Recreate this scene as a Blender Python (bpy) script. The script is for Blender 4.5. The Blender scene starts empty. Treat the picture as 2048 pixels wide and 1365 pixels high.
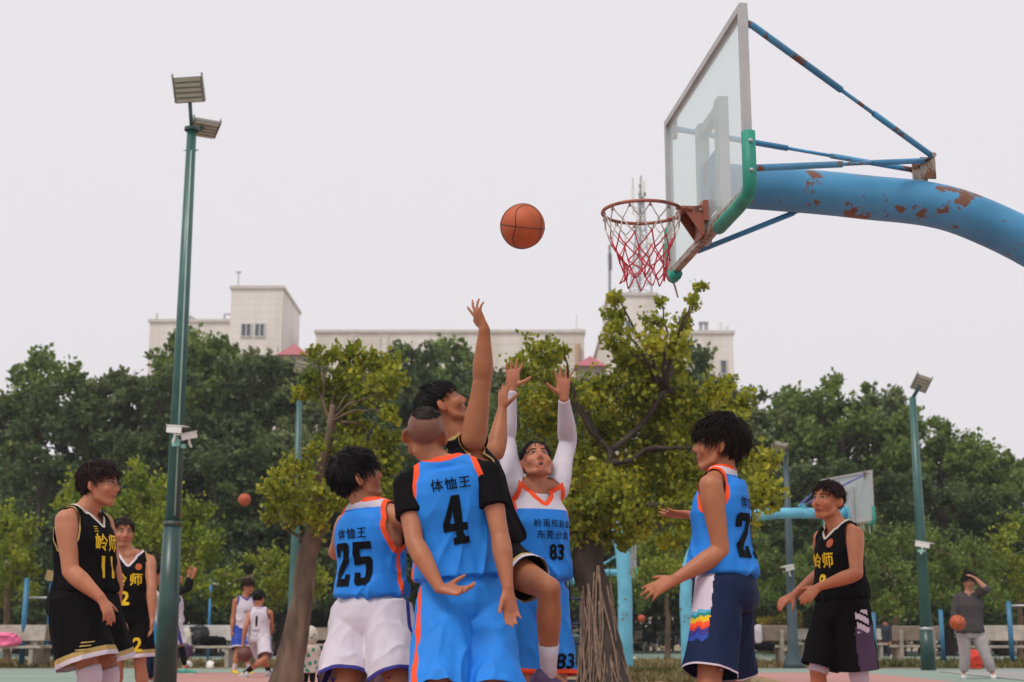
import bpy, bmesh, math, random
import numpy as np
from mathutils import Vector, Matrix, noise
from mathutils.bvhtree import BVHTree
from mathutils.kdtree import KDTree

# ------------------------------------------------------------------ camera, sky, sun, exposure
S = bpy.context.scene
COL = S.collection
F = 2835.0                      # focal length in pixels of a 2048 px wide picture
TH = math.radians(11.8)         # camera pitched up
CAMZ = 0.65
cam_d = bpy.data.cameras.new('camera'); cam = bpy.data.objects.new('camera', cam_d); COL.objects.link(cam)
cam.location = (0, 0, CAMZ); cam.rotation_euler = (math.pi/2 + TH, 0, 0)
cam_d.lens = 36*F/2048; cam_d.sensor_width = 36; cam_d.clip_end = 3000; cam_d.clip_start = .05
cam_d.dof.use_dof = True; cam_d.dof.focus_distance = 7.4; cam_d.dof.aperture_fstop = 4.0
S.camera = cam

w = bpy.data.worlds.new('World'); S.world = w; w.use_nodes = True
nt = w.node_tree; bg = nt.nodes['Background']
sky = nt.nodes.new('ShaderNodeTexSky'); sky.sky_type = 'NISHITA'; sky.sun_disc = False
SUN_EL, SUN_AZ = math.radians(58), math.radians(215)
sky.sun_elevation = SUN_EL; sky.sun_rotation = SUN_AZ; sky.dust_density = 4
mx = nt.nodes.new('ShaderNodeMixRGB'); mx.inputs[0].default_value = .93
mx.inputs[2].default_value = (7.75, 7.42, 7.70, 1)          # overcast cloud deck
nt.links.new(sky.outputs[0], mx.inputs[1]); nt.links.new(mx.outputs[0], bg.inputs[0]); bg.inputs[1].default_value = .1
sd = bpy.data.lights.new('sun', 'SUN'); sun = bpy.data.objects.new('sun', sd); COL.objects.link(sun)
sd.energy = 1.5; sd.angle = math.radians(18); sd.color = (1, .95, .88)
sdir = Vector((math.sin(SUN_AZ)*math.cos(SUN_EL), math.cos(SUN_AZ)*math.cos(SUN_EL), math.sin(SUN_EL)))
sun.rotation_euler = sdir.to_track_quat('Z', 'Y').to_euler()
S.view_settings.view_transform = 'Standard'; S.view_settings.look = 'None'
S.view_settings.exposure = 0.2; S.view_settings.gamma = 1.0
S.cycles.use_denoising = True
S.cycles.max_bounces = 6; S.cycles.transparent_max_bounces = 12

def W(px, py, Y):
    """world point that the photograph shows at pixel (px, py) of 2048x1365, at world depth Y"""
    a = (px-1024)/F; b = -(py-682.5)/F
    d = Vector((a, math.cos(TH)-b*math.sin(TH), math.sin(TH)+b*math.cos(TH)))
    return Vector((0, 0, CAMZ)) + d*(Y/d.y)
def WZ(px, Y, z):
    """world point in pixel column px (measured near the horizon) at depth Y and height z"""
    zc = Y*math.cos(TH) + (z-CAMZ)*math.sin(TH)
    return Vector(((px-1024)/F*zc, Y, z))
def mpp(Y): return Y/math.cos(TH)/F*0.96      # metres per photo pixel at depth Y

# ------------------------------------------------------------------ materials
MATS = {}
def lk(nt, a, b): nt.links.new(a, b)
def new_mat(name):
    m = bpy.data.materials.new(name); m.use_nodes = True
    return m, m.node_tree, m.node_tree.nodes['Principled BSDF']
def mat(name, col, rough=.6, metal=0, var=.12, vscale=6, bump=0, bscale=60, spec=.5, sheen=0, stretch=None):
    if name in MATS: return MATS[name]
    m, nt, b = new_mat(name)
    b.inputs['Roughness'].default_value = rough; b.inputs['Metallic'].default_value = metal
    b.inputs['Specular IOR Level'].default_value = spec
    if sheen: b.inputs['Sheen Weight'].default_value = sheen
    tc = nt.nodes.new('ShaderNodeTexCoord'); src = tc.outputs['Object']
    if stretch:
        mp = nt.nodes.new('ShaderNodeMapping'); mp.inputs['Scale'].default_value = stretch
        lk(nt, src, mp.inputs[0]); src = mp.outputs[0]
    n = nt.nodes.new('ShaderNodeTexNoise'); n.inputs['Scale'].default_value = vscale; n.inputs['Detail'].default_value = 5
    lk(nt, src, n.inputs['Vector'])
    r = nt.nodes.new('ShaderNodeValToRGB')
    r.color_ramp.elements[0].position = .3; r.color_ramp.elements[1].position = .7
    c0 = [max(0, c*(1-var)) for c in col[:3]]; c1 = [min(1, c*(1+var)) for c in col[:3]]
    r.color_ramp.elements[0].color = (*c0, 1); r.color_ramp.elements[1].color = (*c1, 1)
    lk(nt, n.outputs[0], r.inputs[0]); lk(nt, r.outputs[0], b.inputs['Base Color'])
    if bump:
        n2 = nt.nodes.new('ShaderNodeTexNoise'); n2.inputs['Scale'].default_value = bscale; n2.inputs['Detail'].default_value = 6
        lk(nt, src, n2.inputs['Vector'])
        bp = nt.nodes.new('ShaderNodeBump'); bp.inputs['Strength'].default_value = bump; bp.inputs['Distance'].default_value = .02
        lk(nt, n2.outputs[0], bp.inputs['Height']); lk(nt, bp.outputs[0], b.inputs['Normal'])
    MATS[name] = m; return m
def paint_rust(name, col, rust=(.16, .06, .025), amount=.62, scale=5, rough=.45, stretch=None):
    """old paint with chips and rust runs"""
    if name in MATS: return MATS[name]
    m, nt, b = new_mat(name); b.inputs['Roughness'].default_value = rough
    tc = nt.nodes.new('ShaderNodeTexCoord'); src = tc.outputs['Object']
    if stretch:
        mp = nt.nodes.new('ShaderNodeMapping'); mp.inputs['Scale'].default_value = stretch
        lk(nt, src, mp.inputs[0]); src = mp.outputs[0]
    n = nt.nodes.new('ShaderNodeTexNoise'); n.inputs['Scale'].default_value = scale; n.inputs['Detail'].default_value = 9; n.inputs['Roughness'].default_value = .68
    lk(nt, src, n.inputs['Vector'])
    r = nt.nodes.new('ShaderNodeValToRGB'); e = r.color_ramp.elements
    e[0].position = amount; e[0].color = (0, 0, 0, 1); e[1].position = amount+.03; e[1].color = (1, 1, 1, 1)
    lk(nt, n.outputs[0], r.inputs[0])
    n2 = nt.nodes.new('ShaderNodeTexNoise'); n2.inputs['Scale'].default_value = 3; n2.inputs['Detail'].default_value = 6
    lk(nt, src, n2.inputs['Vector'])
    r2 = nt.nodes.new('ShaderNodeValToRGB'); e2 = r2.color_ramp.elements
    e2[0].position = .3; e2[1].position = .72
    e2[0].color = (*[c*.78 for c in col], 1); e2[1].color = (*[min(1, c*1.12+.015) for c in col], 1)
    lk(nt, n2.outputs[0], r2.inputs[0])
    mxn = nt.nodes.new('ShaderNodeMixRGB'); lk(nt, r.outputs[0], mxn.inputs[0]); lk(nt, r2.outputs[0], mxn.inputs[1])
    mxn.inputs[2].default_value = (*rust, 1); lk(nt, mxn.outputs[0], b.inputs['Base Color'])
    bp = nt.nodes.new('ShaderNodeBump'); bp.inputs['Strength'].default_value = .25; bp.inputs['Distance'].default_value = -.004
    lk(nt, r.outputs[0], bp.inputs['Height']); lk(nt, bp.outputs[0], b.inputs['Normal'])
    MATS[name] = m; return m
def leaf_mat(name, dark, mid, light, trans=.3):
    m, nt, b = new_mat(name)
    g = nt.nodes.new('ShaderNodeNewGeometry')
    tc = nt.nodes.new('ShaderNodeTexCoord')
    n = nt.nodes.new('ShaderNodeTexNoise'); n.inputs['Scale'].default_value = 1.3; n.inputs['Detail'].default_value = 3
    lk(nt, tc.outputs['Object'], n.inputs['Vector'])
    ad = nt.nodes.new('ShaderNodeMath'); ad.operation = 'MULTIPLY_ADD'; ad.inputs[1].default_value = .5
    ml = nt.nodes.new('ShaderNodeMath'); ml.operation = 'MULTIPLY_ADD'; ml.inputs[1].default_value = 1.5; ml.inputs[2].default_value = -.5
    lk(nt, n.outputs[0], ml.inputs[0])
    lk(nt, g.outputs['Random Per Island'], ad.inputs[0]); lk(nt, ml.outputs[0], ad.inputs[2])
    r = nt.nodes.new('ShaderNodeValToRGB'); e = r.color_ramp.elements
    e[0].position = .15; e[0].color = (*dark, 1); e[1].position = .95; e[1].color = (*light, 1)
    k = e.new(.55); k.color = (*mid, 1)
    lk(nt, ad.outputs[0], r.inputs[0]); lk(nt, r.outputs[0], b.inputs['Base Color'])
    b.inputs['Roughness'].default_value = .45; b.inputs['Specular IOR Level'].default_value = .35
    t = nt.nodes.new('ShaderNodeBsdfTranslucent'); lk(nt, r.outputs[0], t.inputs[0])
    ms = nt.nodes.new('ShaderNodeMixShader'); ms.inputs[0].default_value = trans
    lk(nt, b.outputs[0], ms.inputs[1]); lk(nt, t.outputs[0], ms.inputs[2])
    lk(nt, ms.outputs[0], nt.nodes['Material Output'].inputs[0])
    MATS[name] = m; return m

# ------------------------------------------------------------------ mesh helpers
def tag(o, label=None, cat=None, group=None, kind=None):
    if label: o['label'] = label
    if cat: o['category'] = cat
    if group: o['group'] = group
    if kind: o['kind'] = kind
    return o
def empty(name, loc, label, cat, group=None, rz=0):
    o = bpy.data.objects.new(name, None); COL.objects.link(o); o.location = loc; o.rotation_euler.z = rz
    o.empty_display_size = .1
    return tag(o, label, cat, group)
def link(name, me, m, parent=None, smooth=False):
    o = bpy.data.objects.new(name, me); COL.objects.link(o)
    if m is not None and len(me.materials) == 0: me.materials.append(m)
    if parent is not None: o.parent = parent
    if smooth: me.polygons.foreach_set('use_smooth', [True]*len(me.polygons))
    return o
def frame_of(d, ref=None):
    d = d.normalized()
    r = ref if ref is not None else (Vector((0, 0, 1)) if abs(d.z) < .95 else Vector((0, 1, 0)))
    a = d.cross(r)
    if a.length < 1e-5: a = d.cross(Vector((1, 0, 0)))
    a.normalize(); return a, a.cross(d).normalized()
class MB:
    def __init__(s): s.v = []; s.f = []
    def loft(s, rings, cap=True):
        b = len(s.v); n = len(rings[0])
        for r in rings: s.v.extend([tuple(p) for p in r])
        for i in range(len(rings)-1):
            for j in range(n):
                k = (j+1) % n
                s.f.append((b+i*n+j, b+i*n+k, b+(i+1)*n+k, b+(i+1)*n+j))
        if cap:
            s.f.append(tuple(b+j for j in reversed(range(n))))
            s.f.append(tuple(b+(len(rings)-1)*n+j for j in range(n)))
        return s
    def tube(s, pts, rad, n=8, cap=True, ref=None, flat=1.0):
        pts = [Vector(p) for p in pts]
        if not isinstance(rad, (list, tuple)): rad = [rad]*len(pts)
        rings = []; a = None
        for i, p in enumerate(pts):
            d = (pts[min(i+1, len(pts)-1)]-pts[max(i-1, 0)])
            if d.length < 1e-7: d = Vector((0, 0, 1))
            d.normalize()
            if a is None: a, b = frame_of(d, ref)
            else:
                a = (a - d*a.dot(d))
                a = a.normalized() if a.length > 1e-5 else frame_of(d, ref)[0]
                b = a.cross(d).normalized()
            rings.append([p + (a*math.cos(2*math.pi*j/n) + b*math.sin(2*math.pi*j/n)*flat)*rad[i] for j in range(n)])
        return s.loft(rings, cap)
    def box(s, c, size, R=None):
        c = Vector(c); b = len(s.v)
        for z in (-.5, .5):
            for x, y in ((-.5, -.5), (.5, -.5), (.5, .5), (-.5, .5)):
                p = Vector((x*size[0], y*size[1], z*size[2]))
                if R is not None: p = R @ p
                s.v.append(tuple(c+p))
        s.f += [tuple(b+i for i in q) for q in ((3, 2, 1, 0), (4, 5, 6, 7), (0, 1, 5, 4), (1, 2, 6, 5), (2, 3, 7, 6), (3, 0, 4, 7))]
        return s
    def ball(s, c, r, M=None, nu=14, nv=9):
        c = Vector(c); r = (r, r, r) if not isinstance(r, (tuple, list)) else r
        rings = []
        for i in range(1, nv):
            t = math.pi*i/nv
            row = []
            for j in range(nu):
                p = Vector((r[0]*math.sin(t)*math.cos(2*math.pi*j/nu), r[1]*math.sin(t)*math.sin(2*math.pi*j/nu), -r[2]*math.cos(t)))
                row.append(c + (M @ p if M is not None else p))
            rings.append(row)
        return s.loft(rings, True)
    def quad(s, *p):
        b = len(s.v); s.v.extend([tuple(q) for q in p]); s.f.append(tuple(range(b, b+len(p)))); return s
    def mesh(s, name, org=None):
        me = bpy.data.meshes.new(name)
        v = s.v if org is None else [(a-org[0], b-org[1], c-org[2]) for a, b, c in s.v]
        me.from_pydata(v, [], s.f); me.update(); return me
    def build(s, name, m, parent=None, org=None, smooth=False, bevel=0):
        me = s.mesh(name, org)
        if bevel:
            bm = bmesh.new(); bm.from_mesh(me)
            bmesh.ops.bevel(bm, geom=bm.edges[:], offset=bevel, segments=2, affect='EDGES', profile=.6)
            bm.to_mesh(me); bm.free()
        return link(name, me, m, parent, smooth)
def arc(c, u, v, r, a0, a1, n):
    return [Vector(c) + Vector(u)*(r*math.cos(a0+(a1-a0)*i/n)) + Vector(v)*(r*math.sin(a0+(a1-a0)*i/n)) for i in range(n+1)]
def spline(pts, n=8):
    """Catmull-Rom through points"""
    P = [Vector(p) for p in pts]; P = [P[0]*2-P[1]] + P + [P[-1]*2-P[-2]]; out = []
    for i in range(1, len(P)-2):
        for k in range(n):
            t = k/n; a, b, c, d = P[i-1], P[i], P[i+1], P[i+2]
            out.append(.5*((2*b)+(c-a)*t+(2*a-5*b+4*c-d)*t*t+(3*b-a-3*c+d)*t**3))
    out.append(P[-2]); return out
def copy_tree(o, parent=None):
    c = o.copy(); COL.objects.link(c)
    if parent is not None: c.parent = parent
    for ch in list(o.children): copy_tree(ch, c)
    return c
# ------------------------------------------------------------------ ground
def ground_mat(name, cols, scale, bump=.3, fine=90):
    m, nt, b = new_mat(name); b.inputs['Roughness'].default_value = .85
    tc = nt.nodes.new('ShaderNodeTexCoord')
    n = nt.nodes.new('ShaderNodeTexNoise'); n.inputs['Scale'].default_value = scale; n.inputs['Detail'].default_value = 9; n.inputs['Roughness'].default_value = .6
    lk(nt, tc.outputs['Object'], n.inputs['Vector'])
    r = nt.nodes.new('ShaderNodeValToRGB'); e = r.color_ramp.elements
    e[0].position = .3; e[1].position = .7; e[0].color = (*cols[0], 1); e[1].color = (*cols[-1], 1)
    if len(cols) > 2: k = e.new(.5); k.color = (*cols[1], 1)
    lk(nt, n.outputs[0], r.inputs[0]); lk(nt, r.outputs[0], b.inputs['Base Color'])
    n2 = nt.nodes.new('ShaderNodeTexNoise'); n2.inputs['Scale'].default_value = fine
    lk(nt, tc.outputs['Object'], n2.inputs['Vector'])
    bp = nt.nodes.new('ShaderNodeBump'); bp.inputs['Strength'].default_value = bump; bp.inputs['Distance'].default_value = .02
    lk(nt, n2.outputs[0], bp.inputs['Height']); lk(nt, bp.outputs[0], b.inputs['Normal'])
    MATS[name] = m; return m
ground_mat('earth', [(.20, .15, .08), (.27, .20, .11), (.16, .15, .06)], .5)
ground_mat('court_green', [(.20, .27, .225), (.26, .33, .275)], .35)
ground_mat('court_red', [(.40, .19, .165), (.47, .24, .21)], .35)
ground_mat('court_grey', [(.27, .26, .25), (.34, .33, .31)], .35)
ground_mat('dry_grass', [(.22, .15, .06), (.30, .20, .09), (.20, .17, .055)], 1.1, .8, 30)
def sheet(name, pts, z, m, label=None):
    mb = MB(); mb.quad(*[(x, y, z) for x, y in pts]); o = mb.build(name, MATS[m]); tag(o, kind='structure'); return o
sheet('ground', [(-700, -60), (700, -60), (700, 900), (-700, 900)], 0, 'earth')
sheet('near_court', [(-40, -12), (40, -12), (40, 30.5), (-40, 30.5)], .004, 'court_green')
sheet('court_key_area', [(-3.2, 3), (6.5, 3), (6.5, 27), (-6.2, 27)], .008, 'court_red')
sheet('grey_court_apron', [(6.6, 3), (30, 3), (30, 28), (8.2, 28)], .012, 'court_grey')
sheet('dry_grass_strip', [(-60, 31), (60, 31), (60, 41), (-60, 41)], .008, 'dry_grass')
sheet('dry_grass_patch', [(.6, 14), (3.6, 14), (4.4, 30.8), (.9, 30.8)], .016, 'dry_grass')
sheet('far_court', [(-80, 42), (80, 42), (80, 64), (-80, 64)], .010, 'court_green')
sheet('road', [(-200, 66), (200, 66), (200, 74), (-200, 74)], .006, 'court_grey')
# painted white court lines
line_m = mat('line_white', (.72, .72, .70), .7, var=.15, vscale=3)
mb = MB()
for (a, b_) in (((-40, 29.9), (40, 29.9)), ((-14, 24), (-6.4, 24)), ((6.55, 3), (8.15, 28))):
    a = Vector((*a, .02)); b_ = Vector((*b_, .02)); d = (b_-a).normalized(); s_ = Vector((-d.y, d.x, 0))*.03
    mb.quad(a-s_, b_-s_, b_+s_, a+s_)
tag(mb.build('court_line', line_m), kind='structure')
# dry grass tufts on the strips
rng = np.random.default_rng(5)
def blades(name, regions, n, hmin, hmax, m, label):
    P = []
    for (x0, x1, y0, y1, wgt) in regions:
        k = int(n*wgt); P.append(np.stack([rng.uniform(x0, x1, k), rng.uniform(y0, y1, k)], 1))
    P = np.concatenate(P); k = len(P)
    # clumped
    cl = np.array([noise.noise((x*.9, y*.9, 0)) for x, y in P]); P = P[cl > -.12]; k = len(P)
    h = rng.uniform(hmin, hmax, k); a = rng.uniform(0, 6.283, k); wd = .012+.0008*P[:, 1]
    lean = rng.normal(0, .45, (k, 2))*h[:, None]
    v = np.zeros((k, 3, 3)); c, s_ = np.cos(a)*wd, np.sin(a)*wd
    v[:, 0, 0] = P[:, 0]-c; v[:, 0, 1] = P[:, 1]-s_; v[:, 1, 0] = P[:, 0]+c; v[:, 1, 1] = P[:, 1]+s_
    v[:, 2, 0] = P[:, 0]+lean[:, 0]; v[:, 2, 1] = P[:, 1]+lean[:, 1]; v[:, 2, 2] = h; v[:, :2, 2] = .01
    me = bpy.data.meshes.new(name); me.from_pydata(v.reshape(-1, 3).tolist(), [], np.arange(k*3).reshape(-1, 3).tolist())
    o = link(name, me, m); tag(o, label, 'grass', kind='stuff'); return o
leaf_mat('grass_leaf', (.10, .09, .03), (.22, .17, .06), (.30, .23, .10), .25)
leaf_mat('grass_leaf_green', (.05, .07, .015), (.12, .13, .03), (.20, .18, .06), .25)
blades('dry_grass', [(-30, 30, 31, 34, .7), (-30, 30, 34, 41, .3), (1.2, 3.4, 20, 30, .15)], 30000, .04, .16, MATS['grass_leaf'], 'dry tan grass on the strip between the courts')
blades('green_grass', [(7.5, 14, 30.9, 33, .7), (1.7, 3.0, 23.6, 24.6, .2), (2.6, 3.7, 25.2, 26.4, .2)], 5000, .06, .22, MATS['grass_leaf_green'], 'green weeds around the bench and post feet')

# ------------------------------------------------------------------ trees
leaf_mat('leaf_yellow', (.085, .13, .012), (.29, .32, .025), (.58, .52, .045), .45)
leaf_mat('leaf_bright', (.095, .155, .014), (.245, .305, .024), (.44, .43, .04), .4)
leaf_mat('leaf_mid', (.070, .125, .026), (.155, .235, .046), (.30, .36, .075), .38)
leaf_mat('leaf_dark', (.042, .078, .028), (.095, .145, .046), (.19, .235, .072), .38)
leaf_mat('leaf_olive', (.075, .115, .042), (.165, .21, .075), (.31, .33, .12), .38)
leaf_mat('leaf_hedge_yellow', (.12, .13, .02), (.30, .24, .03), (.45, .33, .04))
bark = mat('bark', (.13, .085, .058), .9, var=.6, vscale=7, bump=1.0, bscale=11, stretch=(1, 1, .3))
bark_dark = mat('bark_dark', (.05, .036, .028), .9, var=.4, vscale=9, bump=.9, bscale=18, stretch=(1, 1, .3))
root_m = mat('aerial_root', (.24, .165, .12), .9, var=.35, vscale=15, bump=.5, bscale=40)
def leaves(P, size, rg, up=.9):
    """P (n,3) -> leaf diamonds as vertex and face arrays"""
    n = len(P)
    d = rg.normal(0, 1, (n, 3)); d[:, 2] += up; d /= np.linalg.norm(d, axis=1)[:, None]
    r = rg.normal(0, 1, (n, 3)); s = np.cross(d, r); s /= np.linalg.norm(s, axis=1)[:, None]+1e-9
    L = size*rg.uniform(.4, 1.5, n)[:, None]; Wd = L*.36
    nn = np.cross(d, s)
    v = np.stack([P, P+d*L*.5+s*Wd+nn*L*.06, P+d*L, P+d*L*.5-s*Wd+nn*L*.06], 1)
    return v.reshape(-1, 3)
def leaf_mesh(name, V, org):
    V = V-np.array(org)[None]
    n = len(V)//4; me = bpy.data.meshes.new(name)
    me.vertices.add(len(V)); me.vertices.foreach_set('co', V.astype(np.float32).ravel())
    me.loops.add(n*4); me.loops.foreach_set('vertex_index', np.arange(n*4, dtype=np.int32))
    me.polygons.add(n); me.polygons.foreach_set('loop_start', np.arange(0, n*4, 4, dtype=np.int32))
    me.update(calc_edges=True); return me
def puff_points(c, r, n, rg, sub=9, sig=.23, zs=.85):
    k = max(4, int(sub)); u = rg.normal(0, 1, (k, 3)); u /= np.linalg.norm(u, axis=1)[:, None]
    sc = u*rg.uniform(.45, .95, k)[:, None]*r; sc[:, 2] *= zs
    i = rg.integers(0, k, n)
    sg = rg.uniform(.45, 1.3 if r < .5 else 1.05, k)[i][:, None]; d_ = rg.normal(0, 1, (n, 3))*sig*r*sg; d_[:, 2] = np.where(d_[:, 2] > 0, d_[:, 2]*1.45, d_[:, 2]*.8); d_[:, 0] += .25*d_[:, 2]*np.sign(u[i][:, 0])
    P = np.array(c)[None] + sc[i] + d_
    return P, np.array(c)[None]+sc
def tree(name, label, trunk, trad, puffs, leafm, lsize, dens, seed, barkm, cat='tree', group=None, limb=.03, sub=9, fork=None, extra=None, twigs=True, sig=.23):
    """trunk: world points; puffs: (centre, radius) list"""
    rg = np.random.default_rng(seed); rd = random.Random(seed)
    org = Vector((trunk[0][0], trunk[0][1], 0)); root = empty(name, org, label, cat, group)
    tp = spline(trunk, 9); n = len(tp); idx = [i*(len(trad)-1)/(n-1) for i in range(n)]
    rr = [trad[int(i)]*(1-(i-int(i)))+trad[min(int(i)+1, len(trad)-1)]*(i-int(i)) for i in idx]
    mb = MB(); mb.tube([p+Vector((noise.noise(p*3), noise.noise(p*3+Vector((9, 0, 0))), 0))*.03 for p in tp], rr, 28)
    tk = mb.build('trunk', barkm, root, org, True).data; ax_ = [p-org for p in tp]
    for v in tk.vertices:
        c_ = min(ax_, key=lambda q: abs(q.z-v.co.z)); d_ = v.co-c_; d_.z = 0; a_ = math.atan2(d_.y, d_.x)
        v.co += d_*(.16*noise.noise(Vector((math.cos(a_)*2.2, math.sin(a_)*2.2, v.co.z*1.1+seed)))+.13*noise.noise(Vector((math.cos(a_)*6, math.sin(a_)*6, v.co.z*2.4))))
    V = []; lb = MB(); top = Vector(trunk[-1])
    for q in (fork or []):
        q = Vector(q); b_ = min([p for p in tp if p.z < q.z-.15] or tp, key=lambda p: (p-q).length+.6*abs((q.z-p.z)-.5*(p-q).length))
        if (b_-q).length > .2: lb.tube(spline([b_, b_.lerp(q, .5)+Vector((.05, .04, -.04)), q], 5), [limb*(1.5-.5*i/10) for i in range(11)], 7)
    for (c, r) in puffs:
        c = Vector(c); k = int(dens*r*r)+30; lmb = rd.random() < .55
        P, sc = puff_points(c, r, k, rg, sub, sig); V.append(leaves(P, lsize, rg))
        if twigs:
            f0 = top if fork is None else min([Vector(q) for q in fork], key=lambda q: (q-c).length)
            m1 = f0.lerp(c, .5)+Vector((rd.uniform(-.1, .1), rd.uniform(-.1, .1), .12))*(c-f0).length*.6
            pts = spline([f0, m1, c], 5); lr = [limb*(1-.75*i/(len(pts)-1)) for i in range(len(pts))]
            
            if lmb: lb.tube([p+Vector((noise.noise(p*4), noise.noise(p*4+Vector((3, 0, 0))), noise.noise(p*4+Vector((0, 7, 0)))))*.09*min(1, (c-f0).length) if 0 < i_ else p for i_, p in enumerate(pts)], lr, 6)
            for q in sc[:7]: lb.tube([c, c.lerp(Vector(q), .5)+Vector((0, 0, .04*r)), Vector(q)], [limb*.26, limb*.2, limb*.09], 4)
    if twigs: tag(lb.build('limbs', barkm, root, org, True), kind='stuff')
    me = leaf_mesh('crown', np.concatenate(V), org); link('crown', me, MATS[leafm], root)
    if extra: extra(root, org, rd)
    return root
def PX(lst, D, rd, spread=.5):
    k = mpp(D); out = []
    for (x, y, r) in lst: out.append((W(x, y, D+rd.uniform(-1, 1)*spread), r*k))
    return out
rd0 = random.Random(3)
# big ficus with aerial roots
big = [(1232,600,17),(1225,640,26),(1238,680,34),(1255,720,45),(1322,606,13),(1306,648,22),(1292,690,30),(1285,735,42),(1404,575,12),(1388,610,19),(1368,650,27),(1348,692,36),(1335,735,46),
 (1085,715,38),(1118,705,30),(1050,745,34),(1085,790,55),(1150,800,60),(1225,790,70),(1310,800,72),(1390,815,58),(1440,790,36),(1480,812,34),(1465,860,46),(1505,925,46),(1530,985,38),(1480,995,46),(1500,1055,28),
 (1180,900,75),(1262,890,82),(1350,915,78),(1150,985,55),(1230,985,70),(1320,1000,60),(1405,960,58),(1080,865,50),(1105,960,46),(1430,1040,40),(1370,1040,40),(1280,1050,40),(1545,1010,20),(1150,1065,42),(1205,1075,38),(1105,1050,36),(1255,1085,28),(1340,1085,24),(1180,1020,50)]
D = 18.0
def big_extra(root, org, rd):
    mb = MB()
    for i in range(70):                                     # roots running down the trunk
        a = rd.uniform(0, 6.283); yt = rd.uniform(1130, 1260); yb = rd.uniform(1385, 1400)
        wt, wb = 30*mpp(D), rd.uniform(44, 62)*mpp(D)
        ct = W(1191, yt, D); cb = W(1211, yb, D); a2 = a+rd.uniform(-.7, .7); pts = []
        for k in range(7):
            t = k/6; cc = ct.lerp(cb, t); w_ = (wt*(1-t**1.6)+wb*t**1.6); aa = a+(a2-a)*t+.15*math.sin(5*t+i)
            pts.append(cc+Vector((math.cos(aa)*w_, math.sin(aa)*w_, 0)))
        mb.tube(pts, [rd.uniform(.007, .014)]*7, 5)
    tag(mb.build('aerial_roots', root_m, root, org, True), kind='stuff')
    mb = MB()
    for i in range(46):                                     # hanging root curtain
        x = rd.gauss(1125, 9); y0 = rd.uniform(1080, 1120); y1 = rd.uniform(1170, 1265); d = D+rd.uniform(-.35, .2)
        p0 = W(x, y0, d); p1 = W(x+rd.uniform(-5, 8), y1, d)
        mb.tube([p0, p0.lerp(p1, .5)+Vector((rd.uniform(-.03, .03), 0, 0)), p1], [.008, .007, .003], 4)
    tag(mb.build('hanging_roots', bark_dark, root, org, True), kind='stuff')
tree('ficus_tree', 'big spreading ficus tree with braided aerial roots on its trunk', [W(1212, 1403, D), W(1203, 1300, D), W(1193, 1200, D), W(1176, 1120, D), W(1182, 1050, D), W(1200, 980, D), W(1225, 900, D)],
     [.33, .235, .18, .20, .13, .07, .03], PX(big, D, rd0, .9), 'leaf_yellow', .072, 8000, 11, bark_dark, limb=.032, sub=11, extra=big_extra,
     fork=[W(1180, 1060, D), W(1250, 1010, D), W(1110, 1000, D), W(1290, 900, D), W(1200, 880, D), W(1330, 780, D+.2)])
left = [(626,706,13),(652,718,24),(620,770,34),(600,790,20),(700,725,40),(690,770,46),(760,735,40),(745,790,48),(785,770,26),(675,815,36),(715,860,42),(770,890,38),(700,895,34),(650,890,24),(630,905,22),(770,950,40),(740,930,34),
 (590,955,40),(560,985,36),(612,1000,44),(545,1025,26),(650,1000,42),(690,955,30),(595,1035,30),(640,1045,34),(760,1000,40),(720,1060,36),(535,980,16),(780,830,24)]
tree('ornamental_tree', 'slim leaning tree with tiered yellow-green leaf clumps beside the child in a spotted coat', [W(560, 1402, D), W(585, 1310, D), W(603, 1210, D), W(612, 1130, D), W(630, 1060, D), W(640, 960, D), W(658, 870, D), W(668, 810, D)],
     [.23, .17, .135, .13, .11, .07, .05, .035], PX(left, D, rd0, .5), 'leaf_yellow', .070, 8000, 12, bark, limb=.018, sub=9,
     fork=[W(612, 1110, D), W(575, 1060, D), W(640, 960, D), W(660, 840, D), W(690, 990, D)])
def mid_tree(name, label, D, base, puffs, leafm, seed, dens=3000, ls=.095, th=.07, top=None, group=None, sig=.23):
    tx, ty = top if top else (base, 1190)
    tree(name, label, [WZ(base, D, -.02), W((base*2+tx)/3, 1240, D), W(tx, ty, D), W(tx, ty-40, D)], [th*1.3, th, th*.8, th*.5], PX(puffs, D, random.Random(seed), .8), leafm, ls, dens, seed, bark, limb=.03, sub=8, group=group, sig=sig)
mid_tree('young_tree', 'bright lime green young tree rising behind the player in glasses', 33, 330, [(135,1010,28),(165,985,36),(160,1030,34),(225,1010,46),(268,928,12),(270,955,26),(265,1000,46),(330,985,34),(325,1030,52),(300,1075,56),(220,1060,44),(370,1050,46),(405,1030,28),(408,1085,36),(370,1110,52),(320,1140,46),(420,1120,20),(400,1160,30),(360,1180,30)], 'leaf_bright', 21)
mid_tree('round_tree', 'bright green round young tree standing above the pink bag bench', 34, 14, [(-20,1040,40),(25,1045,34),(45,1060,30),(20,1090,46),(55,1110,30),(-20,1130,50),(35,1150,42),(65,1145,18),(0,1190,34),(50,1185,24)], 'leaf_bright', 22)
mid_tree('low_tree', 'low pale green tree behind the two white-jersey players', 36, 505, [(450,1150,26),(475,1175,36),(440,1190,28),(510,1165,30),(530,1120,34),(560,1150,40),(545,1190,34),(500,1200,30),(600,1140,36),(640,1160,40)], 'leaf_bright', 23)
mid_tree('bushy_tree', 'bushy mid green tree with a dense crown behind the camera pole', 38, 1790, [(1700,1090,38),(1745,1085,38),(1735,1130,44),(1790,1105,44),(1700,1150,40),(1760,1165,52),(1830,1160,48),(1715,1200,36),(1790,1205,42),(1840,1205,34)], 'leaf_mid', 24, ls=.09)
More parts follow.
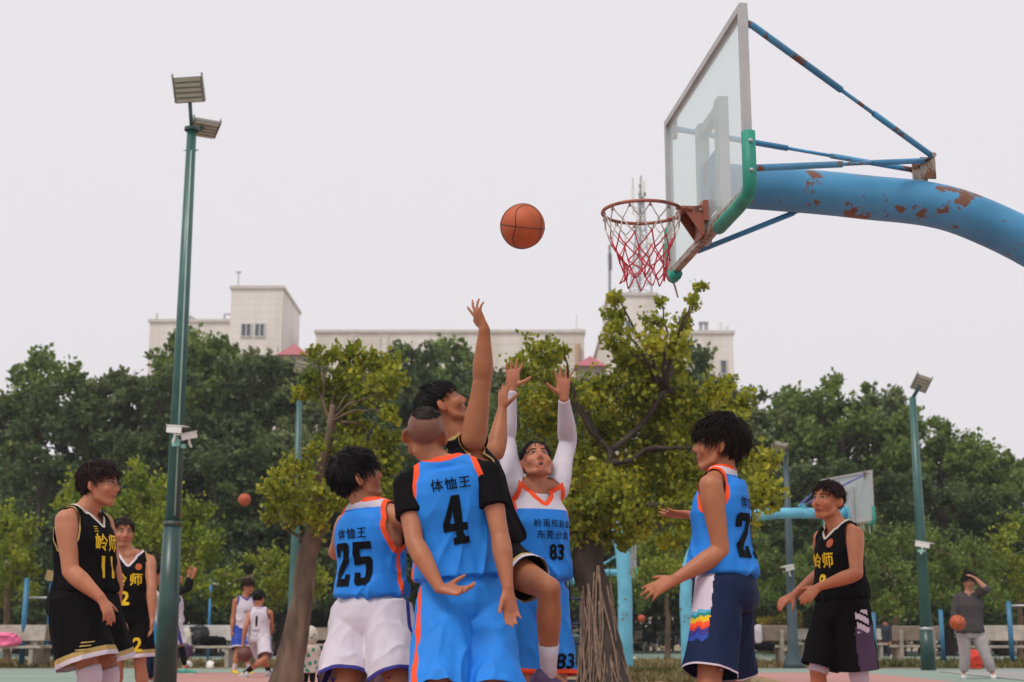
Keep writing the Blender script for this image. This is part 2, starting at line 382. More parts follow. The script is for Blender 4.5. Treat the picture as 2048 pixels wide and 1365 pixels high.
mid_tree('bushy_tree', 'bushy mid green tree with a dense crown behind the man in grey sweatshirt', 38.5, 1945, [(1835,1090,40),(1880,1100,38),(1900,1140,50),(1950,1115,38),(1960,1165,46),(1870,1190,40),(1930,1205,40),(1990,1150,34),(1995,1200,36)], 'leaf_mid', 25, ls=.09)
mid_tree('pale_tree', 'yellow-green loose tree over the long pale bench', 40, 2040, [(2035,1060,34),(2005,1090,30),(2050,1110,40),(2015,1135,36),(2050,1170,36),(2015,1200,30)], 'leaf_bright', 26)
mid_tree('young_tree', 'small light green tree between the two blue hoop posts', 42, 1335, [(1330,1085,36),(1305,1110,32),(1365,1095,36),(1350,1135,40),(1300,1150,28),(1380,1150,30),(1330,1165,26),(1400,1100,30)], 'leaf_bright', 27)
mid_tree('shrub_tree', 'mid green shrubby tree behind the dark lamp post', 46, 1580, [(1540,1130,30),(1580,1140,36),(1625,1125,34),(1600,1170,38),(1550,1180,34),(1645,1170,34),(1520,1190,26),(1520,1090,24)], 'leaf_mid', 28)
mid_tree('shrub_tree', 'low green tree seen under the ficus crown', 48, 1245, [(1215,1180,36),(1255,1170,34),(1235,1215,34),(1270,1205,30),(1190,1200,30)], 'leaf_mid', 29)

# tall wood behind the courts: prototypes, then copies
def big_proto(leafm, seed, shape):
    rg = random.Random(seed); puffs = []
    for i in range(46):
        t = rg.random(); z = 2.2+9*t
        rad = shape(t); a = rg.uniform(0, 6.283); q = rad*math.sqrt(rg.uniform(.15, 1))
        puffs.append((Vector((math.cos(a)*q, math.sin(a)*q*.8, z)), rg.uniform(.65, 1.25)*(.75+.35*(1-t))))
    for i in range(9):
        a = rg.uniform(0, 6.283); puffs.append((Vector((math.cos(a)*rg.uniform(0, 1.3), math.sin(a)*.8, rg.uniform(10.6, 12))), rg.uniform(.3, .6)))
    t = tree('tall_tree', 'x', [Vector((0, 0, 0)), Vector((.1, 0, 2)), Vector((-.1, .1, 5)), Vector((0, 0, 9.5))], [.3, .24, .2, .07], puffs, leafm, .21, 520, seed, bark_dark, limb=.06, sub=9, fork=[(0, 0, 3), (0, 0, 5), (0, 0, 7), (0, 0, 9)], sig=.21)
    return t
P_ = [big_proto('leaf_dark', 41, lambda t: 3.0*(1-.75*t**2)), big_proto('leaf_mid', 42, lambda t: 3.2*math.sqrt(max(.05, 1-(1.6*t-.75)**2))),
      big_proto('leaf_olive', 43, lambda t: 2.9*(1-.6*t**1.5)), big_proto('leaf_dark', 44, lambda t: 3.4*math.sqrt(max(.05, 1-(1.7*t-.8)**2)))]
spots = [(-25,800,0,56),(38,725,1,57),(100,775,3,55),(165,765,0,57),(235,745,2,56),(300,765,0,54),(345,690,1,60),(405,700,1,58),(470,725,0,56),(520,705,2,60),(575,715,2,57),(640,750,3,58),(700,790,0,57),(765,715,3,62),(830,705,0,58),(895,705,1,62),(950,740,3,58),(1010,760,0,57),(1130,780,0,60),(1250,760,3,60),
         (1385,710,0,60),(1440,760,3,58),(1490,790,0,60),(1545,815,2,57),(1605,800,1,58),(1660,800,2,60),(1705,775,1,57),(1765,815,3,58),(1790,780,2,61),(1850,835,1,57),(1900,860,1,56),(1955,890,2,57),(2000,905,1,55),(2060,925,2,57),
         (1072,790,1,55),(60,900,3,50),(210,880,0,50),(420,880,3,50),(500,900,0,50),(560,860,2,51),(760,850,3,51),(900,830,0,51),(1600,940,0,51),(1700,930,3,51),(1800,960,0,51),(1900,960,3,51),(2010,990,0,51)]
kinds = ['dark evergreen', 'mid green', 'dull olive', 'broad dark']
used = set()
behind = lambda x: ('behind the player in glasses' if x < 200 else 'behind the floodlight pole' if x < 460 else 'behind the slim leaning tree' if x < 800 else 'behind the leaping players' if x < 1120 else 'behind the big ficus' if x < 1480 else 'behind the far backboard' if x < 1780 else 'behind the man in grey')
for i, (x, ytop, k, d) in enumerate(spots):
    t = P_[k] if k not in used else copy_tree(P_[k]); used.add(k)
    h = W(x, ytop, d).z; s = h/12.0; t.location = WZ(x, d, 0); wd = max(.75, min(1.25, s))*random.Random(i).uniform(.92, 1.15)
    t.scale = (wd, wd, s); t.rotation_euler.z = i*2.4
    tag(t, 'tall %s tree %s in the wood %s' % (kinds[k], 'in front row' if d < 53 else 'in rear row', behind(x)), 'tree', 'tall trees of the wood beyond the courts')
# dense hedge rows closing the view under the wood
def hedge(name, label, x0, x1, d, h, dep, leafm, seed, n, ls=.22):
    rg = np.random.default_rng(seed); a, b_ = WZ(x0, d, 0), WZ(x1, d, 0)
    P = np.stack([rg.uniform(a.x, b_.x, n), rg.uniform(d-dep/2, d+dep/2, n), np.zeros(n)], 1)
    top = np.array([h*(.85+.22*noise.noise((p[0]*.6, p[1]*.4, seed))) for p in P]); P[:, 2] = top*np.sqrt(rg.uniform(0.002, 1, n))
    org = Vector(((a.x+b_.x)/2, d, 0)); root = empty(name, org, label, 'hedge')
    link('foliage', leaf_mesh('foliage', leaves(P, ls, rg, .2), org), MATS[leafm], root)
    mb = MB(); k = int((b_.x-a.x)/.8)
    for i in range(k):
        x = a.x+(i+.5)*(b_.x-a.x)/k; mb.tube([(x, d, 0), (x+.1, d, h*.4), (x, d+.1, h*.75)], [.06, .05, .02], 5)
    tag(mb.build('stems', bark_dark, root, org), kind='stuff')
hedge('hedge', 'dark dense hedge under the wood along the left side', -120, 640, 66, 4.0, 3.0, 'leaf_dark', 51, 14000, .3)
hedge('hedge', 'dark dense hedge under the wood between the hoop posts and ficus', 640, 1400, 67, 4.0, 3.0, 'leaf_dark', 52, 14000, .3)
hedge('hedge', 'dark dense hedge under the wood along the right side', 1400, 2180, 66, 4.2, 3.0, 'leaf_dark', 53, 14000, .3)
hedge('hedge', 'clipped hedge with yellow top by the dark lamp post', 1520, 1605, 47, 1.5, .9, 'leaf_hedge_yellow', 54, 2200, .10)
# ------------------------------------------------------------------ buildings
def facade_mat(name, col, joint, bw, bh):
    m, nt, b = new_mat(name); b.inputs['Roughness'].default_value = .7
    tc = nt.nodes.new('ShaderNodeTexCoord'); mp = nt.nodes.new('ShaderNodeMapping'); mp.inputs['Rotation'].default_value = (math.pi/2, 0, 0)
    lk(nt, tc.outputs['Object'], mp.inputs[0])
    br = nt.nodes.new('ShaderNodeTexBrick'); br.offset = 0; br.inputs['Scale'].default_value = 1
    br.inputs['Brick Width'].default_value = bw; br.inputs['Row Height'].default_value = bh; br.inputs['Mortar Size'].default_value = .03
    br.inputs['Color1'].default_value = (*col, 1); br.inputs['Color2'].default_value = (*[c*.965 for c in col], 1); br.inputs['Mortar'].default_value = (*joint, 1)
    lk(nt, mp.outputs[0], br.inputs['Vector'])
    n = nt.nodes.new('ShaderNodeTexNoise'); n.inputs['Scale'].default_value = .35; n.inputs['Detail'].default_value = 6
    mp2 = nt.nodes.new('ShaderNodeMapping'); mp2.inputs['Scale'].default_value = (2, 2, .25); lk(nt, tc.outputs['Object'], mp2.inputs[0]); lk(nt, mp2.outputs[0], n.inputs['Vector'])
    r = nt.nodes.new('ShaderNodeValToRGB'); r.color_ramp.elements[0].position = .35; r.color_ramp.elements[0].color = (.84, .81, .76, 1); r.color_ramp.elements[1].position = .6; r.color_ramp.elements[1].color = (1, 1, 1, 1)
    lk(nt, n.outputs[0], r.inputs[0])
    mxn = nt.nodes.new('ShaderNodeMixRGB'); mxn.blend_type = 'MULTIPLY'; mxn.inputs[0].default_value = 1
    lk(nt, br.outputs[0], mxn.inputs[1]); lk(nt, r.outputs[0], mxn.inputs[2]); lk(nt, mxn.outputs[0], b.inputs['Base Color'])
    MATS[name] = m; return m
facade_mat('tile_white', (.80, .75, .71), (.70, .65, .61), 1.2, .6)
facade_mat('tile_cream', (.77, .73, .67), (.62, .58, .52), 6.0, .75)
glass_dark = mat('window_glass', (.10, .12, .14), .12, var=.2, vscale=1)
frame_alu = mat('window_frame', (.55, .55, .54), .4, metal=.4)
roof_red = mat('roof_red', (.42, .12, .14), .7, var=.15, vscale=2)
conc = mat('concrete_trim', (.60, .56, .52), .8, var=.1, vscale=2)
steel = mat('galvanised', (.40, .41, .42), .45, metal=.6, var=.15)
white_p = mat('white_plastic', (.78, .77, .75), .4, var=.05)
def wall_block(root, org, x0, x1, y0, y1, D, dep, m, name='wall', z0=0, parapet=True):
    a, b_ = W(x0, y0, D), W(x1, y0, D); z1 = W((x0+x1)/2, y0, D).z
    mb = MB(); mb.box(((a.x+b_.x)/2, D+dep/2, (z0+z1)/2), (b_.x-a.x, dep, z1-z0)); o = mb.build(name, MATS[m], root, org)
    if parapet:
        mb = MB(); mb.box(((a.x+b_.x)/2, D+dep/2, z1+.13), (b_.x-a.x+.3, dep+.3, .26)); mb.build('parapet', conc, root, org)
    return a.x, b_.x, z1
def window(root, org, x0, x1, y0, y1, D, panes=2):
    a, b_ = W(x0, y1, D), W(x1, y0, D); wd, hh = b_.x-a.x, b_.z-a.z; cx, cz = (a.x+b_.x)/2, (a.z+b_.z)/2
    mb = MB(); t = .1
    mb.box((cx, D-.03, b_.z-t/2), (wd, .14, t)); mb.box((cx, D-.03, a.z+t/2), (wd, .14, t))
    for i in range(panes+1):
        mb.box((a.x+t/2+(wd-t)*i/panes, D-.03, cz), (t, .13, hh-2*t))
    f = mb.build('window', frame_alu, root, org)
    for i in range(panes):
        q = MB(); q.box((a.x+t/2+(wd-t)*(i+.5)/panes, D-.005, cz), ((wd-t)/panes-t, .03, hh-2*t)); q.build('pane', glass_dark, f, org)
D = 120.0
org = WZ(430, D, 0); r = empty('office_building', org, 'white tiled building with a stair tower and paired windows behind the floodlight pole', 'building')
wall_block(r, org, 300, 462, 645, 0, D, 14, 'tile_white'); wall_block(r, org, 463, 566, 578, 0, D-.4, 10, 'tile_white', 'stair_tower')
window(r, org, 481, 504, 647, 675, D-.42); window(r, org, 508, 531, 647, 675, D-.42)
mb = MB(); p = W(476, 578, D+2); mb.tube([p, p+Vector((0, 0, 1.6))], .05, 6); mb.box(p+Vector((0, 0, 1.5)), (.4, .1, .2)); mb.build('lightning_rod', steel, r, org)
mb = MB(); p = W(449, 645, D+.5); q = W(449, 629, D+.5); s_ = W(462, 629, D+.5); mb.tube([p, q, s_], .09, 6); mb.build('vent_pipe', steel, r, org)
mb = MB(); a, b_, c = W(368, 645, D+3), W(402, 645, D+3), W(380, 630, D+3)
for yy in (0,): mb.loft([[a, b_, c], [a+Vector((0, 4, 0)), b_+Vector((0, 4, 0)), c+Vector((0, 4, 0))]])
mb.build('roof_shed', steel, r, org)
mb = MB(); p = W(313, 645, D+3); mb.tube([p, p+Vector((0, 0, .8))], .1, 6); mb.build('vent_stub', conc, r, org)
org = WZ(900, D, 0); r = empty('long_building', org, 'long cream building with horizontal panel lines behind the leaping players', 'building')
wall_block(r, org, 632, 1168, 666, 0, D+4, 16, 'tile_cream')
for i, x in enumerate((705, 760, 775, 895, 908)):
    mb = MB(); a = W(x, 668, D+4); mb.box((a.x, D+3.93, a.z/2), (.12 if i % 2 else .2, .14, a.z-.1)); mb.build('pilaster', conc, r, org)
mb = MB(); a = W(1155, 690, D+4); mb.tube([(a.x, D+3.7, 0), (a.x, D+3.7, a.z)], .22, 8); mb.build('downpipe', mat('downpipe', (.48, .33, .22), .7), r, org)
mb = MB(); a = W(1152, 664, D+8); mb.ball(a, (.55, .4, .45)); mb.tube([a, a+Vector((.1, 0, 1.6))], .05, 5); mb.build('roof_tank', conc, r, org)
org = WZ(1335, D, 0); r = empty('antenna_building', org, 'white building carrying a lattice antenna mast behind the big ficus', 'building')
wall_block(r, org, 1205, 1466, 668, 0, D-6, 14, 'tile_white'); wall_block(r, org, 1218, 1312, 592, 0, D-5.6, 8, 'tile_white', 'stair_tower')
window(r, org, 1250, 1264, 640, 668, D-6.02, 1); window(r, org, 1440, 1454, 720, 750, D-6.02, 1)
mb = MB(); b0 = W(1280, 590, D-2); t0 = W(1282, 352, D-2)
for dx, dy in ((-.55, -.5), (.55, -.5), (0, .6)): mb.tube([b0+Vector((dx*1.7, dy*1.7, 0)), t0+Vector((dx*.25, dy*.25, -2))], .09, 5)
for i in range(12):
    t = i/12; t2 = (i+1)/12; s0 = 1.7-1.4*t; s1 = 1.7-1.4*t2
    c0, c1 = b0.lerp(t0, t*.92), b0.lerp(t0, t2*.92)
    L3 = [Vector((-.55, -.5, 0)), Vector((.55, -.5, 0)), Vector((0, .6, 0))]
    for j in range(3): mb.tube([c0+L3[j]*s0, c1+L3[(j+1) % 3]*s1], .04, 4); mb.tube([c1+L3[j]*s1, c1+L3[(j+1) % 3]*s1], .04, 4)
mb.tube([b0, t0], .09, 5); mb.build('antenna_mast', steel, r, org)
for (x, y, w_, h_) in ((1266, 390, .3, 1.3), (1287, 378, .35, 1.4), (1274, 430, .25, 1.2), (1300, 500, .4, 2.0), (1290, 395, .2, .8)):
    mb = MB(); p = W(x, y, D-2.5); mb.box(p, (w_, .2, h_)); mb.box(p+Vector((0, .25, 0)), (.08, .4, .08)); mb.build('antenna_panel', white_p, r, org)
mb = MB(); p = W(1266, 372, D-2); mb.tube([p+Vector((0, 0, -2.6)), p+Vector((0, 0, .7))], .05, 5); mb.tube([p+Vector((0, 0, -2)), p+Vector((.6, 0, -2))], .05, 4); mb.build('antenna_rod', steel, r, org)
for x in (1218, 1221):
    mb = MB(); p = W(x, 592, D-3); q = W(x, 490, D-3); mb.tube([p, q], .07, 5); mb.box(q+Vector((0, 0, -1.5)), (.25, .2, 1.4)); mb.build('antenna_rod', steel, r, org)
for (x, y0, wd) in ((1407, 648, .9), (1440, 645, .35), (1453, 652, .3)):
    mb = MB(); p = W(x, 668, D-1); q = W(x, y0, D-1)
    if wd > .5:
        for k in range(6): a = k*math.pi/3; mb.tube([p+Vector((math.cos(a)*.35, math.sin(a)*.35, 0)), q+Vector((math.cos(a)*.35, math.sin(a)*.35, 0))], .05, 4)
        mb.tube([q, q+Vector((0, 0, .12))], .45, 10)
    else: mb.tube([p, q], wd/2, 8)
    mb.build('roof_vent', steel if wd > .5 else white_p, r, org)
for (cx, yt, yb, yw, lab) in ((590, 688, 716, 760, 'small pavilion turret with red pyramid roof beside the white stair tower'), (1180, 712, 738, 780, 'small pavilion turret with red pyramid roof beside the long cream building')):
    Dr = 110; c = W(cx, yb, Dr); t = W(cx, yt, Dr); org = WZ(cx, Dr, 0); r = empty('roof_turret', org, lab, 'turret')
    mb = MB(); hw = 1.3; mb.v = [(c.x-hw, Dr-hw, c.z), (c.x+hw, Dr-hw, c.z), (c.x+hw, Dr+hw, c.z), (c.x-hw, Dr+hw, c.z), (t.x, Dr, t.z)]
    mb.f = [(0, 1, 4), (1, 2, 4), (2, 3, 4), (3, 0, 4), (3, 2, 1, 0)]; mb.build('roof', roof_red, r, org)
    mb = MB(); mb.box((c.x, Dr, c.z/2-.01), (2.0, 2.0, c.z)); mb.build('wall', mat('turret_wall', (.30, .24, .20), .8), r, org)

# ------------------------------------------------------------------ light poles
teal = paint_rust('teal_paint', (.030, .112, .098), amount=.64, scale=4, rough=.35)
teal_dk = paint_rust('dark_green_paint', (.012, .055, .047), amount=.68, scale=4, rough=.35)
navy_gr = paint_rust('slate_paint', (.035, .07, .085), amount=.74, scale=4)
lamp_body = mat('lamp_body', (.28, .27, .24), .5, metal=.3)
lamp_lens = mat('lamp_lens', (.42, .38, .30), .25, var=.1)
black_p = mat('black_plastic', (.02, .02, .022), .4)
cam_white = mat('camera_white', (.72, .70, .66), .4, var=.06)
mint = mat('mint_box', (.25, .55, .48), .5)
def flood(root, org, c, R, wd, hh, bars=5):
    """floodlight: tray, louvre lenses, side brackets; face along local -Y"""
    mb = MB(); mb.box(c, (wd, .05, hh), R); o = mb.build('floodlight', lamp_body, root, org)
    for i in range(bars):
        q = MB(); q.box(Vector(c)+R @ Vector((0, -.035, hh*(-.5+(i+.5)/bars))), (wd*.9, .03, hh/bars*.62), R); q.build('lens', lamp_lens, o, org)
    for s in (-1, 1):
        q = MB(); q.box(Vector(c)+R @ Vector((s*wd*.515, -.005, .03)), (.012, .075, hh*1.12), R); q.build('bracket', lamp_body, o, org)
def cctv(root, org, p, d, k=1.0):
    d = d.normalized(); a, b_ = frame_of(d)
    R = Matrix((a, d, b_)).transposed()
    mb = MB(); mb.box(p, (.085*k, .24*k, .085*k), R); mb.box(p+d*.02*k+b_*.05*k, (.1*k, .30*k, .012*k), R); o = mb.build('security_camera', cam_white, root, org)
    q = MB(); q.tube([p+d*.12*k, p+d*.128*k], .036*k, 10); q.build('lens', black_p, o, org)
    q = MB(); q.tube([p-d*.02*k, p-b_*.10*k, p-b_*.16*k-d*.02*k], .018*k, 6); q.build('bracket', cam_white, o, org)
D = 18.0; b0 = WZ(329, D, 0); org = b0
r = empty('floodlight_pole', org, 'tall dark green floodlight pole with two lamp heads and security cameras', 'light pole')
zt = W(387, 262, D).z; zj = W(345, 1048, D).z
mb = MB(); mb.tube([b0, b0+Vector((0, 0, zj))], [.145, .112], 20); mb.build('lower_pole', teal_dk, r, org, True)
mb = MB(); mb.tube([b0+Vector((0, 0, zj-.02)), b0+Vector((0, 0, zt))], [.098, .062], 20); mb.build('upper_pole', teal, r, org, True)
mb = MB(); mb.tube([b0+Vector((0, 0, zj-.03)), b0+Vector((0, 0, zj+.03))], .118, 20); mb.build('collar', paint_rust('collar_rust', (.03, .06, .05), amount=.5), r, org, True)
mb = MB(); mb.tube([b0+Vector((.045, -.10, zj+.1)), b0+Vector((.02, -.064, zt-.3))], .012, 6); mb.build('cable_conduit', mat('conduit', (.30, .42, .38), .5), r, org, True)
mb = MB(); mb.tube([b0+Vector((0, 0, zt)), b0+Vector((0, 0, zt+.04))], .10, 16); mb.build('cap_plate', teal_dk, r, org)
top = b0+Vector((0, 0, zt)); fl = W(378, 180, D-.15)
mb = MB(); mb.tube([top, fl+Vector((0, .06, -.1))], .026, 8); mb.build('lamp_arm', teal_dk, r, org, True)
flood(r, org, fl, Matrix.Rotation(math.radians(-4), 3, 'Y') @ Matrix.Rotation(math.radians(28), 3, 'X'), .38, .34)
f2 = W(408, 256, D+.5); mb = MB(); mb.tube([top, f2], .026, 8); mb.build('lamp_arm', teal_dk, r, org, True)
flood(r, org, f2, Matrix.Rotation(math.radians(28), 3, 'Z') @ Matrix.Rotation(math.radians(66), 3, 'X'), .36, .3)
for z_, s_ in ((zt-.27, 1),): mb = MB(); mb.tube([top+Vector((-.1, 0, -.27)), top+Vector((.1, 0, -.27))], .012, 6); mb.build('bolt', steel, r, org)
cctv(r, org, W(352, 860, D-.25), Vector((.9, -.45, -.12))); cctv(r, org, W(376, 873, D-.2), Vector((-.75, -.6, -.25)), .9)
mb = MB(); mb.box(W(352, 885, D-.16), (.09, .07, .10)); mb.box(W(367, 893, D-.16), (.05, .05, .05)); mb.build('junction_box', mint, r, org)
D = 29.0; b0 = WZ(1857, D, 0); org = b0; zt = W(1826, 795, D).z
r = empty('lamp_pole', org, 'teal lamp pole with one square lamp head and a camera beside the bushy trees', 'light pole')
zj = W(1845, 1258, D).z
mb = MB(); mb.tube([b0, b0+Vector((0, 0, zj))], [.15, .135], 16); mb.build('lower_pole', teal_dk, r, org, True)
mb = MB(); mb.tube([b0+Vector((0, 0, zj-.01)), b0+Vector((0, 0, zt))], [.12, .07], 16); mb.build('upper_pole', teal, r, org, True)
mb = MB(); mb.tube([b0+Vector((0, 0, zj-.03)), b0+Vector((0, 0, zj+.03))], .142, 16); mb.build('collar', steel, r, org, True)
fl = W(1842, 767, D-.1); mb = MB(); mb.tube([b0+Vector((0, 0, zt-.03)), fl], .04, 8); mb.build('lamp_arm', teal_dk, r, org, True)
flood(r, org, fl, Matrix.Rotation(math.radians(20), 3, 'Y') @ Matrix.Rotation(math.radians(42), 3, 'X'), .31, .36)
cctv(r, org, W(1846, 1090, D-.3), Vector((.85, -.5, -.2)), 1.2); mb = MB(); mb.box(W(1843, 1102, D-.25), (.14, .1, .05)); mb.build('junction_box', mint, r, org)
for (x, xt, yt, D, m, lab, yh) in ((1588, 1571, 905, 31, navy_gr, 'dark slate lamp post with flared foot and small lamp head', 893), (582, 603, 770, 30, teal, 'teal lamp post half hidden behind the slim leaning tree', 735)):
    b0 = WZ(x, D, 0); org = b0; zt = W(xt, yt, D).z; r = empty('lamp_post', org, lab, 'light pole')
    mb = MB(); mb.tube([b0, b0+Vector((0, 0, .1)), b0+Vector((0, 0, .35)), b0+Vector((0, 0, zt*.5)), b0+Vector((0, 0, zt))], [.24, .22, .12, .085, .055], 14); mb.build('pole', m, r, org, True)
    fl = W(xt-12 if x > 1000 else xt, yh, D-.15)
    mb = MB(); mb.tube([b0+Vector((0, 0, zt-.05)), fl], .03, 8); mb.build('lamp_arm', m, r, org, True)
    flood(r, org, fl, Matrix.Rotation(math.radians(12), 3, 'Y') @ Matrix.Rotation(math.radians(62 if x > 1000 else 20), 3, 'X'), .30, .26, 4)
    if x > 1000: cctv(r, org, W(1577, 1137, D-.2), Vector((-.8, -.6, -.2)), 1.1)

# ------------------------------------------------------------------ basketball stands
blue_p = paint_rust('hoop_blue', (.050, .27, .50), amount=.56, scale=6)
ltblue = paint_rust('hoop_light_blue', (.13, .47, .64), amount=.60, scale=5)
purple = mat('purple_paint', (.12, .11, .42), .5)
green_pad = mat('green_padding', (.015, .25, .18), .55, var=.18, vscale=8)
rim_m = paint_rust('rim_orange', (.34, .095, .055), rust=(.12, .045, .03), amount=.56, scale=18)
alu = mat('board_frame', (.44, .43, .43), .45, metal=.3)
rusty = paint_rust('rusty_frame', (.30, .24, .19), amount=.5, scale=14)
netw = mat('net_white', (.62, .58, .54), .8); netr = mat('net_red', (.55, .035, .05), .7)
gm = bpy.data.materials.new('board_glass'); gm.use_nodes = True; g_ = gm.node_tree; g_.nodes.clear()
go = g_.nodes.new('ShaderNodeOutputMaterial'); gt = g_.nodes.new('ShaderNodeBsdfTransparent'); gt.inputs[0].default_value = (.93, .975, .965, 1)
gd = g_.nodes.new('ShaderNodeBsdfPrincipled'); gd.inputs['Base Color'].default_value = (.78, .84, .84, 1); gd.inputs['Roughness'].default_value = .15
gx = g_.nodes.new('ShaderNodeMixShader'); gx.inputs[0].default_value = .34
g_.links.new(gt.outputs[0], gx.inputs[1]); g_.links.new(gd.outputs[0], gx.inputs[2]); g_.links.new(gx.outputs[0], go.inputs[0])
def hoop_stand(label, Bc, e, n, post_reach, post_m, strut_m, arm_r, detail=True, net_len=.42, rise=.0, net_m=None, padded=True, arm_top=None):
    """Bc: middle of the board's bottom edge; e: unit vector along the board; n: unit vector from board towards rim; arm leaves along -n"""
    z = Vector((0, 0, 1)); post = Bc - n*post_reach; org = Vector((post.x, post.y, 0))
    r = empty('basketball_hoop', org, label, 'basketball hoop'); Wd, H = 1.8, 1.05
    R = Matrix((e, n, z)).transposed()
    C = Bc + z*H/2
    g = MB(); g.box(C, (Wd-.06, .012, H-.06), R); g.build('backboard', gm, r, org)
    f = MB(); f.box(C+z*(H/2-.02), (Wd, .045, .04), R); f.box(C-e*(Wd/2-.02), (.04, .045, H-.08), R); f.box(C+e*(Wd/2-.02), (.04, .045, H-.08), R); f.build('board_frame', alu, r, org)
    f = MB(); f.box(C-z*(H/2-.02), (Wd, .045, .04), R); f.build('bottom_rail', rusty, r, org)
    # target rectangle and rear bracing behind the glass
    f = MB()
    for s in (-1, 1): f.box(C-n*.05+e*s*.22-z*.12, (.10, .06, .74), R)
    f.box(C-n*.052+z*.2, (.34, .05, .06), R); f.box(C-n*.052-z*.44, (.34, .05, .08), R); f.build('rear_bracket', alu, r, org)
    if padded:
        for s, reach in ((-1, .62), (1, .16)):               # -e is the end nearest the camera
            pts = [C+e*s*(Wd/2+.005)-z*.20, C+e*s*(Wd/2+.005)-z*(H/2-.10)]
            pts += [C+e*s*(Wd/2-.06+.065*math.cos(a))-z*(H/2-.06+.065*math.sin(a)) for a in (.3, .8, 1.3)]
            pts += [C+e*s*(Wd/2-reach*k)-z*(H/2+.012) for k in (.35, .7, 1)]
            q = MB(); q.tube(pts, [.040]*len(pts), 8, ref=n, flat=.95); o = q.build('corner_padding', green_pad, r, org, True)
            if detail:
                for zz in (.26, .42):
                    b_ = MB(); b_.ball(C+e*s*(Wd/2+.008)-z*zz+e*s*.036, .012); b_.build('bolt', steel, o, org)
    # rim
    rz = Bc + z*.15; rc = rz + n*(.15+.225)
    q = MB(); ring = arc(rc, e, n, .228, 0, 2*math.pi, 40); q.tube(ring, .0105, 8, cap=False); q.build('rim', rim_m, r, org, True)
    q = MB(); q.box(rz+n*.02, (.18, .03, .12), R); q.box(rz+n*.09+z*.02, (.15, .14, .012), R)
    for s in (-1, 1):
        b0 = len(q.v); q.loft([[rz+e*(s*.075)+n*.03+z*.03, rz+e*(s*.075)+n*.16+z*.015, rz+e*(s*.075)+n*.13-z*.02, rz+e*(s*.075)+n*.05-z*.14, rz+e*(s*.075)+n*.03-z*.15],
                              [rz+e*(s*.083)+n*.03+z*.03, rz+e*(s*.083)+n*.16+z*.015, rz+e*(s*.083)+n*.13-z*.02, rz+e*(s*.083)+n*.05-z*.14, rz+e*(s*.083)+n*.03-z*.15]])
        q.tube([rz+e*(s*.075)+n*.10+z*.005, rz+e*(s*.11)+n*.20], .012, 6)
    q.box(rz+n*.045-z*.10, (.15, .012, .11), R); br = q.build('rim_bracket', rim_m, r, org)
    if detail:
        for s in (-1, 1):
            for k in (.05, .11):
                b_ = MB(); b_.ball(rz+e*(s*.087)+n*k+z*.0, .010); b_.build('bolt', rusty, br, org)
    # net
    N = 12; rows = 6; rr = [.224, .205, .178, .15, .132, .125, .135]; rd = random.Random(4)
    if detail:
        node = {}
        for k in range(rows+1):
            for j in range(N):
                a = 2*math.pi*(j+(.5 if k % 2 else 0))/N
                zz = -net_len*(k/rows)**.85
                node[k, j] = rc+e*(rr[k]*math.cos(a))+n*(rr[k]*math.sin(a))+z*(zz+(rd.uniform(-.012, .012) if k else -.01))+Vector((rd.uniform(-1, 1), rd.uniform(-1, 1), 0))*(.008*min(k, 3))
        wh, rdm, hk = MB(), MB(), MB()
        for k in range(rows):
            for j in range(N):
                t = wh if k < 2 else rdm
                js = (j, (j-1) % N) if k % 2 == 0 else (j, (j+1) % N)
                for j2 in js: 
                    p, q2 = node[k, j], node[k+1, j2]; t.tube([p, p.lerp(q2, .5)-z*.006, q2], .0043, 4)
            if k >= 1:
                for j in range(N): (wh if k < 2 else rdm).ball(node[k, j], .0068, None, 6, 4)
        for j in range(N):
            a = 2*math.pi*j/N; p = rc+e*(.226*math.cos(a))+n*(.226*math.sin(a))
            hk.tube(arc(p-z*.018, e*math.cos(a)+n*math.sin(a), z, .012, 0, 2*math.pi, 8), .003, 4)
        hk.build('net_hook', rim_m, r, org, True)
        nm = wh.build('net', netw, r, org, True); rdm.build('red_cords', netr, nm, org, True)
    else:
        q = MB()
        for j in range(9):
            a = 2*math.pi*j/9; p = rc+e*(.224*math.cos(a))+n*(.224*math.sin(a)); q.tube([p, p-z*rd.uniform(.12, .30)+n*rd.uniform(-.03, .03)], .010, 4)
        q.build('net', netw, r, org)
    # arm
    at = Bc + z*(.335 if detail else .24) - n*.08
    L = post_reach; pts = spline([at, at-n*(L*.45)-z*.05, at-n*(L*.75)-z*.28, at-n*(L*.93)-z*.85, Vector((post.x, post.y, 1.55)), Vector((post.x, post.y, .8)), Vector((post.x, post.y, -.02))], 9) if not detail else spline([at, at-n*(L*.30)-z*.04, at-n*(L*.55)-z*(.13+rise), at-n*(L*.82)-z*(.55+rise), at-n*(L*.97)-z*(1.25+rise), Vector((post.x, post.y, 1.2)), Vector((post.x, post.y, -.02))], 9)
    m_ = len(pts); q = MB(); q.tube(pts, [arm_r*(.93+.16*i/m_) for i in range(m_)], 24); q.build('arm_post', post_m, r, org, True)
    q = MB(); q.box(at+n*.035, (.34, .05, .30), R); q.build('mount_plate', post_m, r, org)
    # struts
    an = at-n*(1.26 if detail else 1.0)+z*(arm_r+.045); 
    q = MB(); q.tube([an-e*.16, an+e*.16], .014, 8); 
    for s in (-1, 1): q.box(an+e*s*.06-z*.05, (.014, .09, .13), R)
    q.build('strut_lug', rusty if detail else post_m, r, org)
    ends = [C-e*.82+z*.45, C+e*.82+z*.45, C-e*.80-z*.36, ] if detail else [C-e*.7+z*.45, C+e*.7+z*.45, C-e*.6-z*.45]
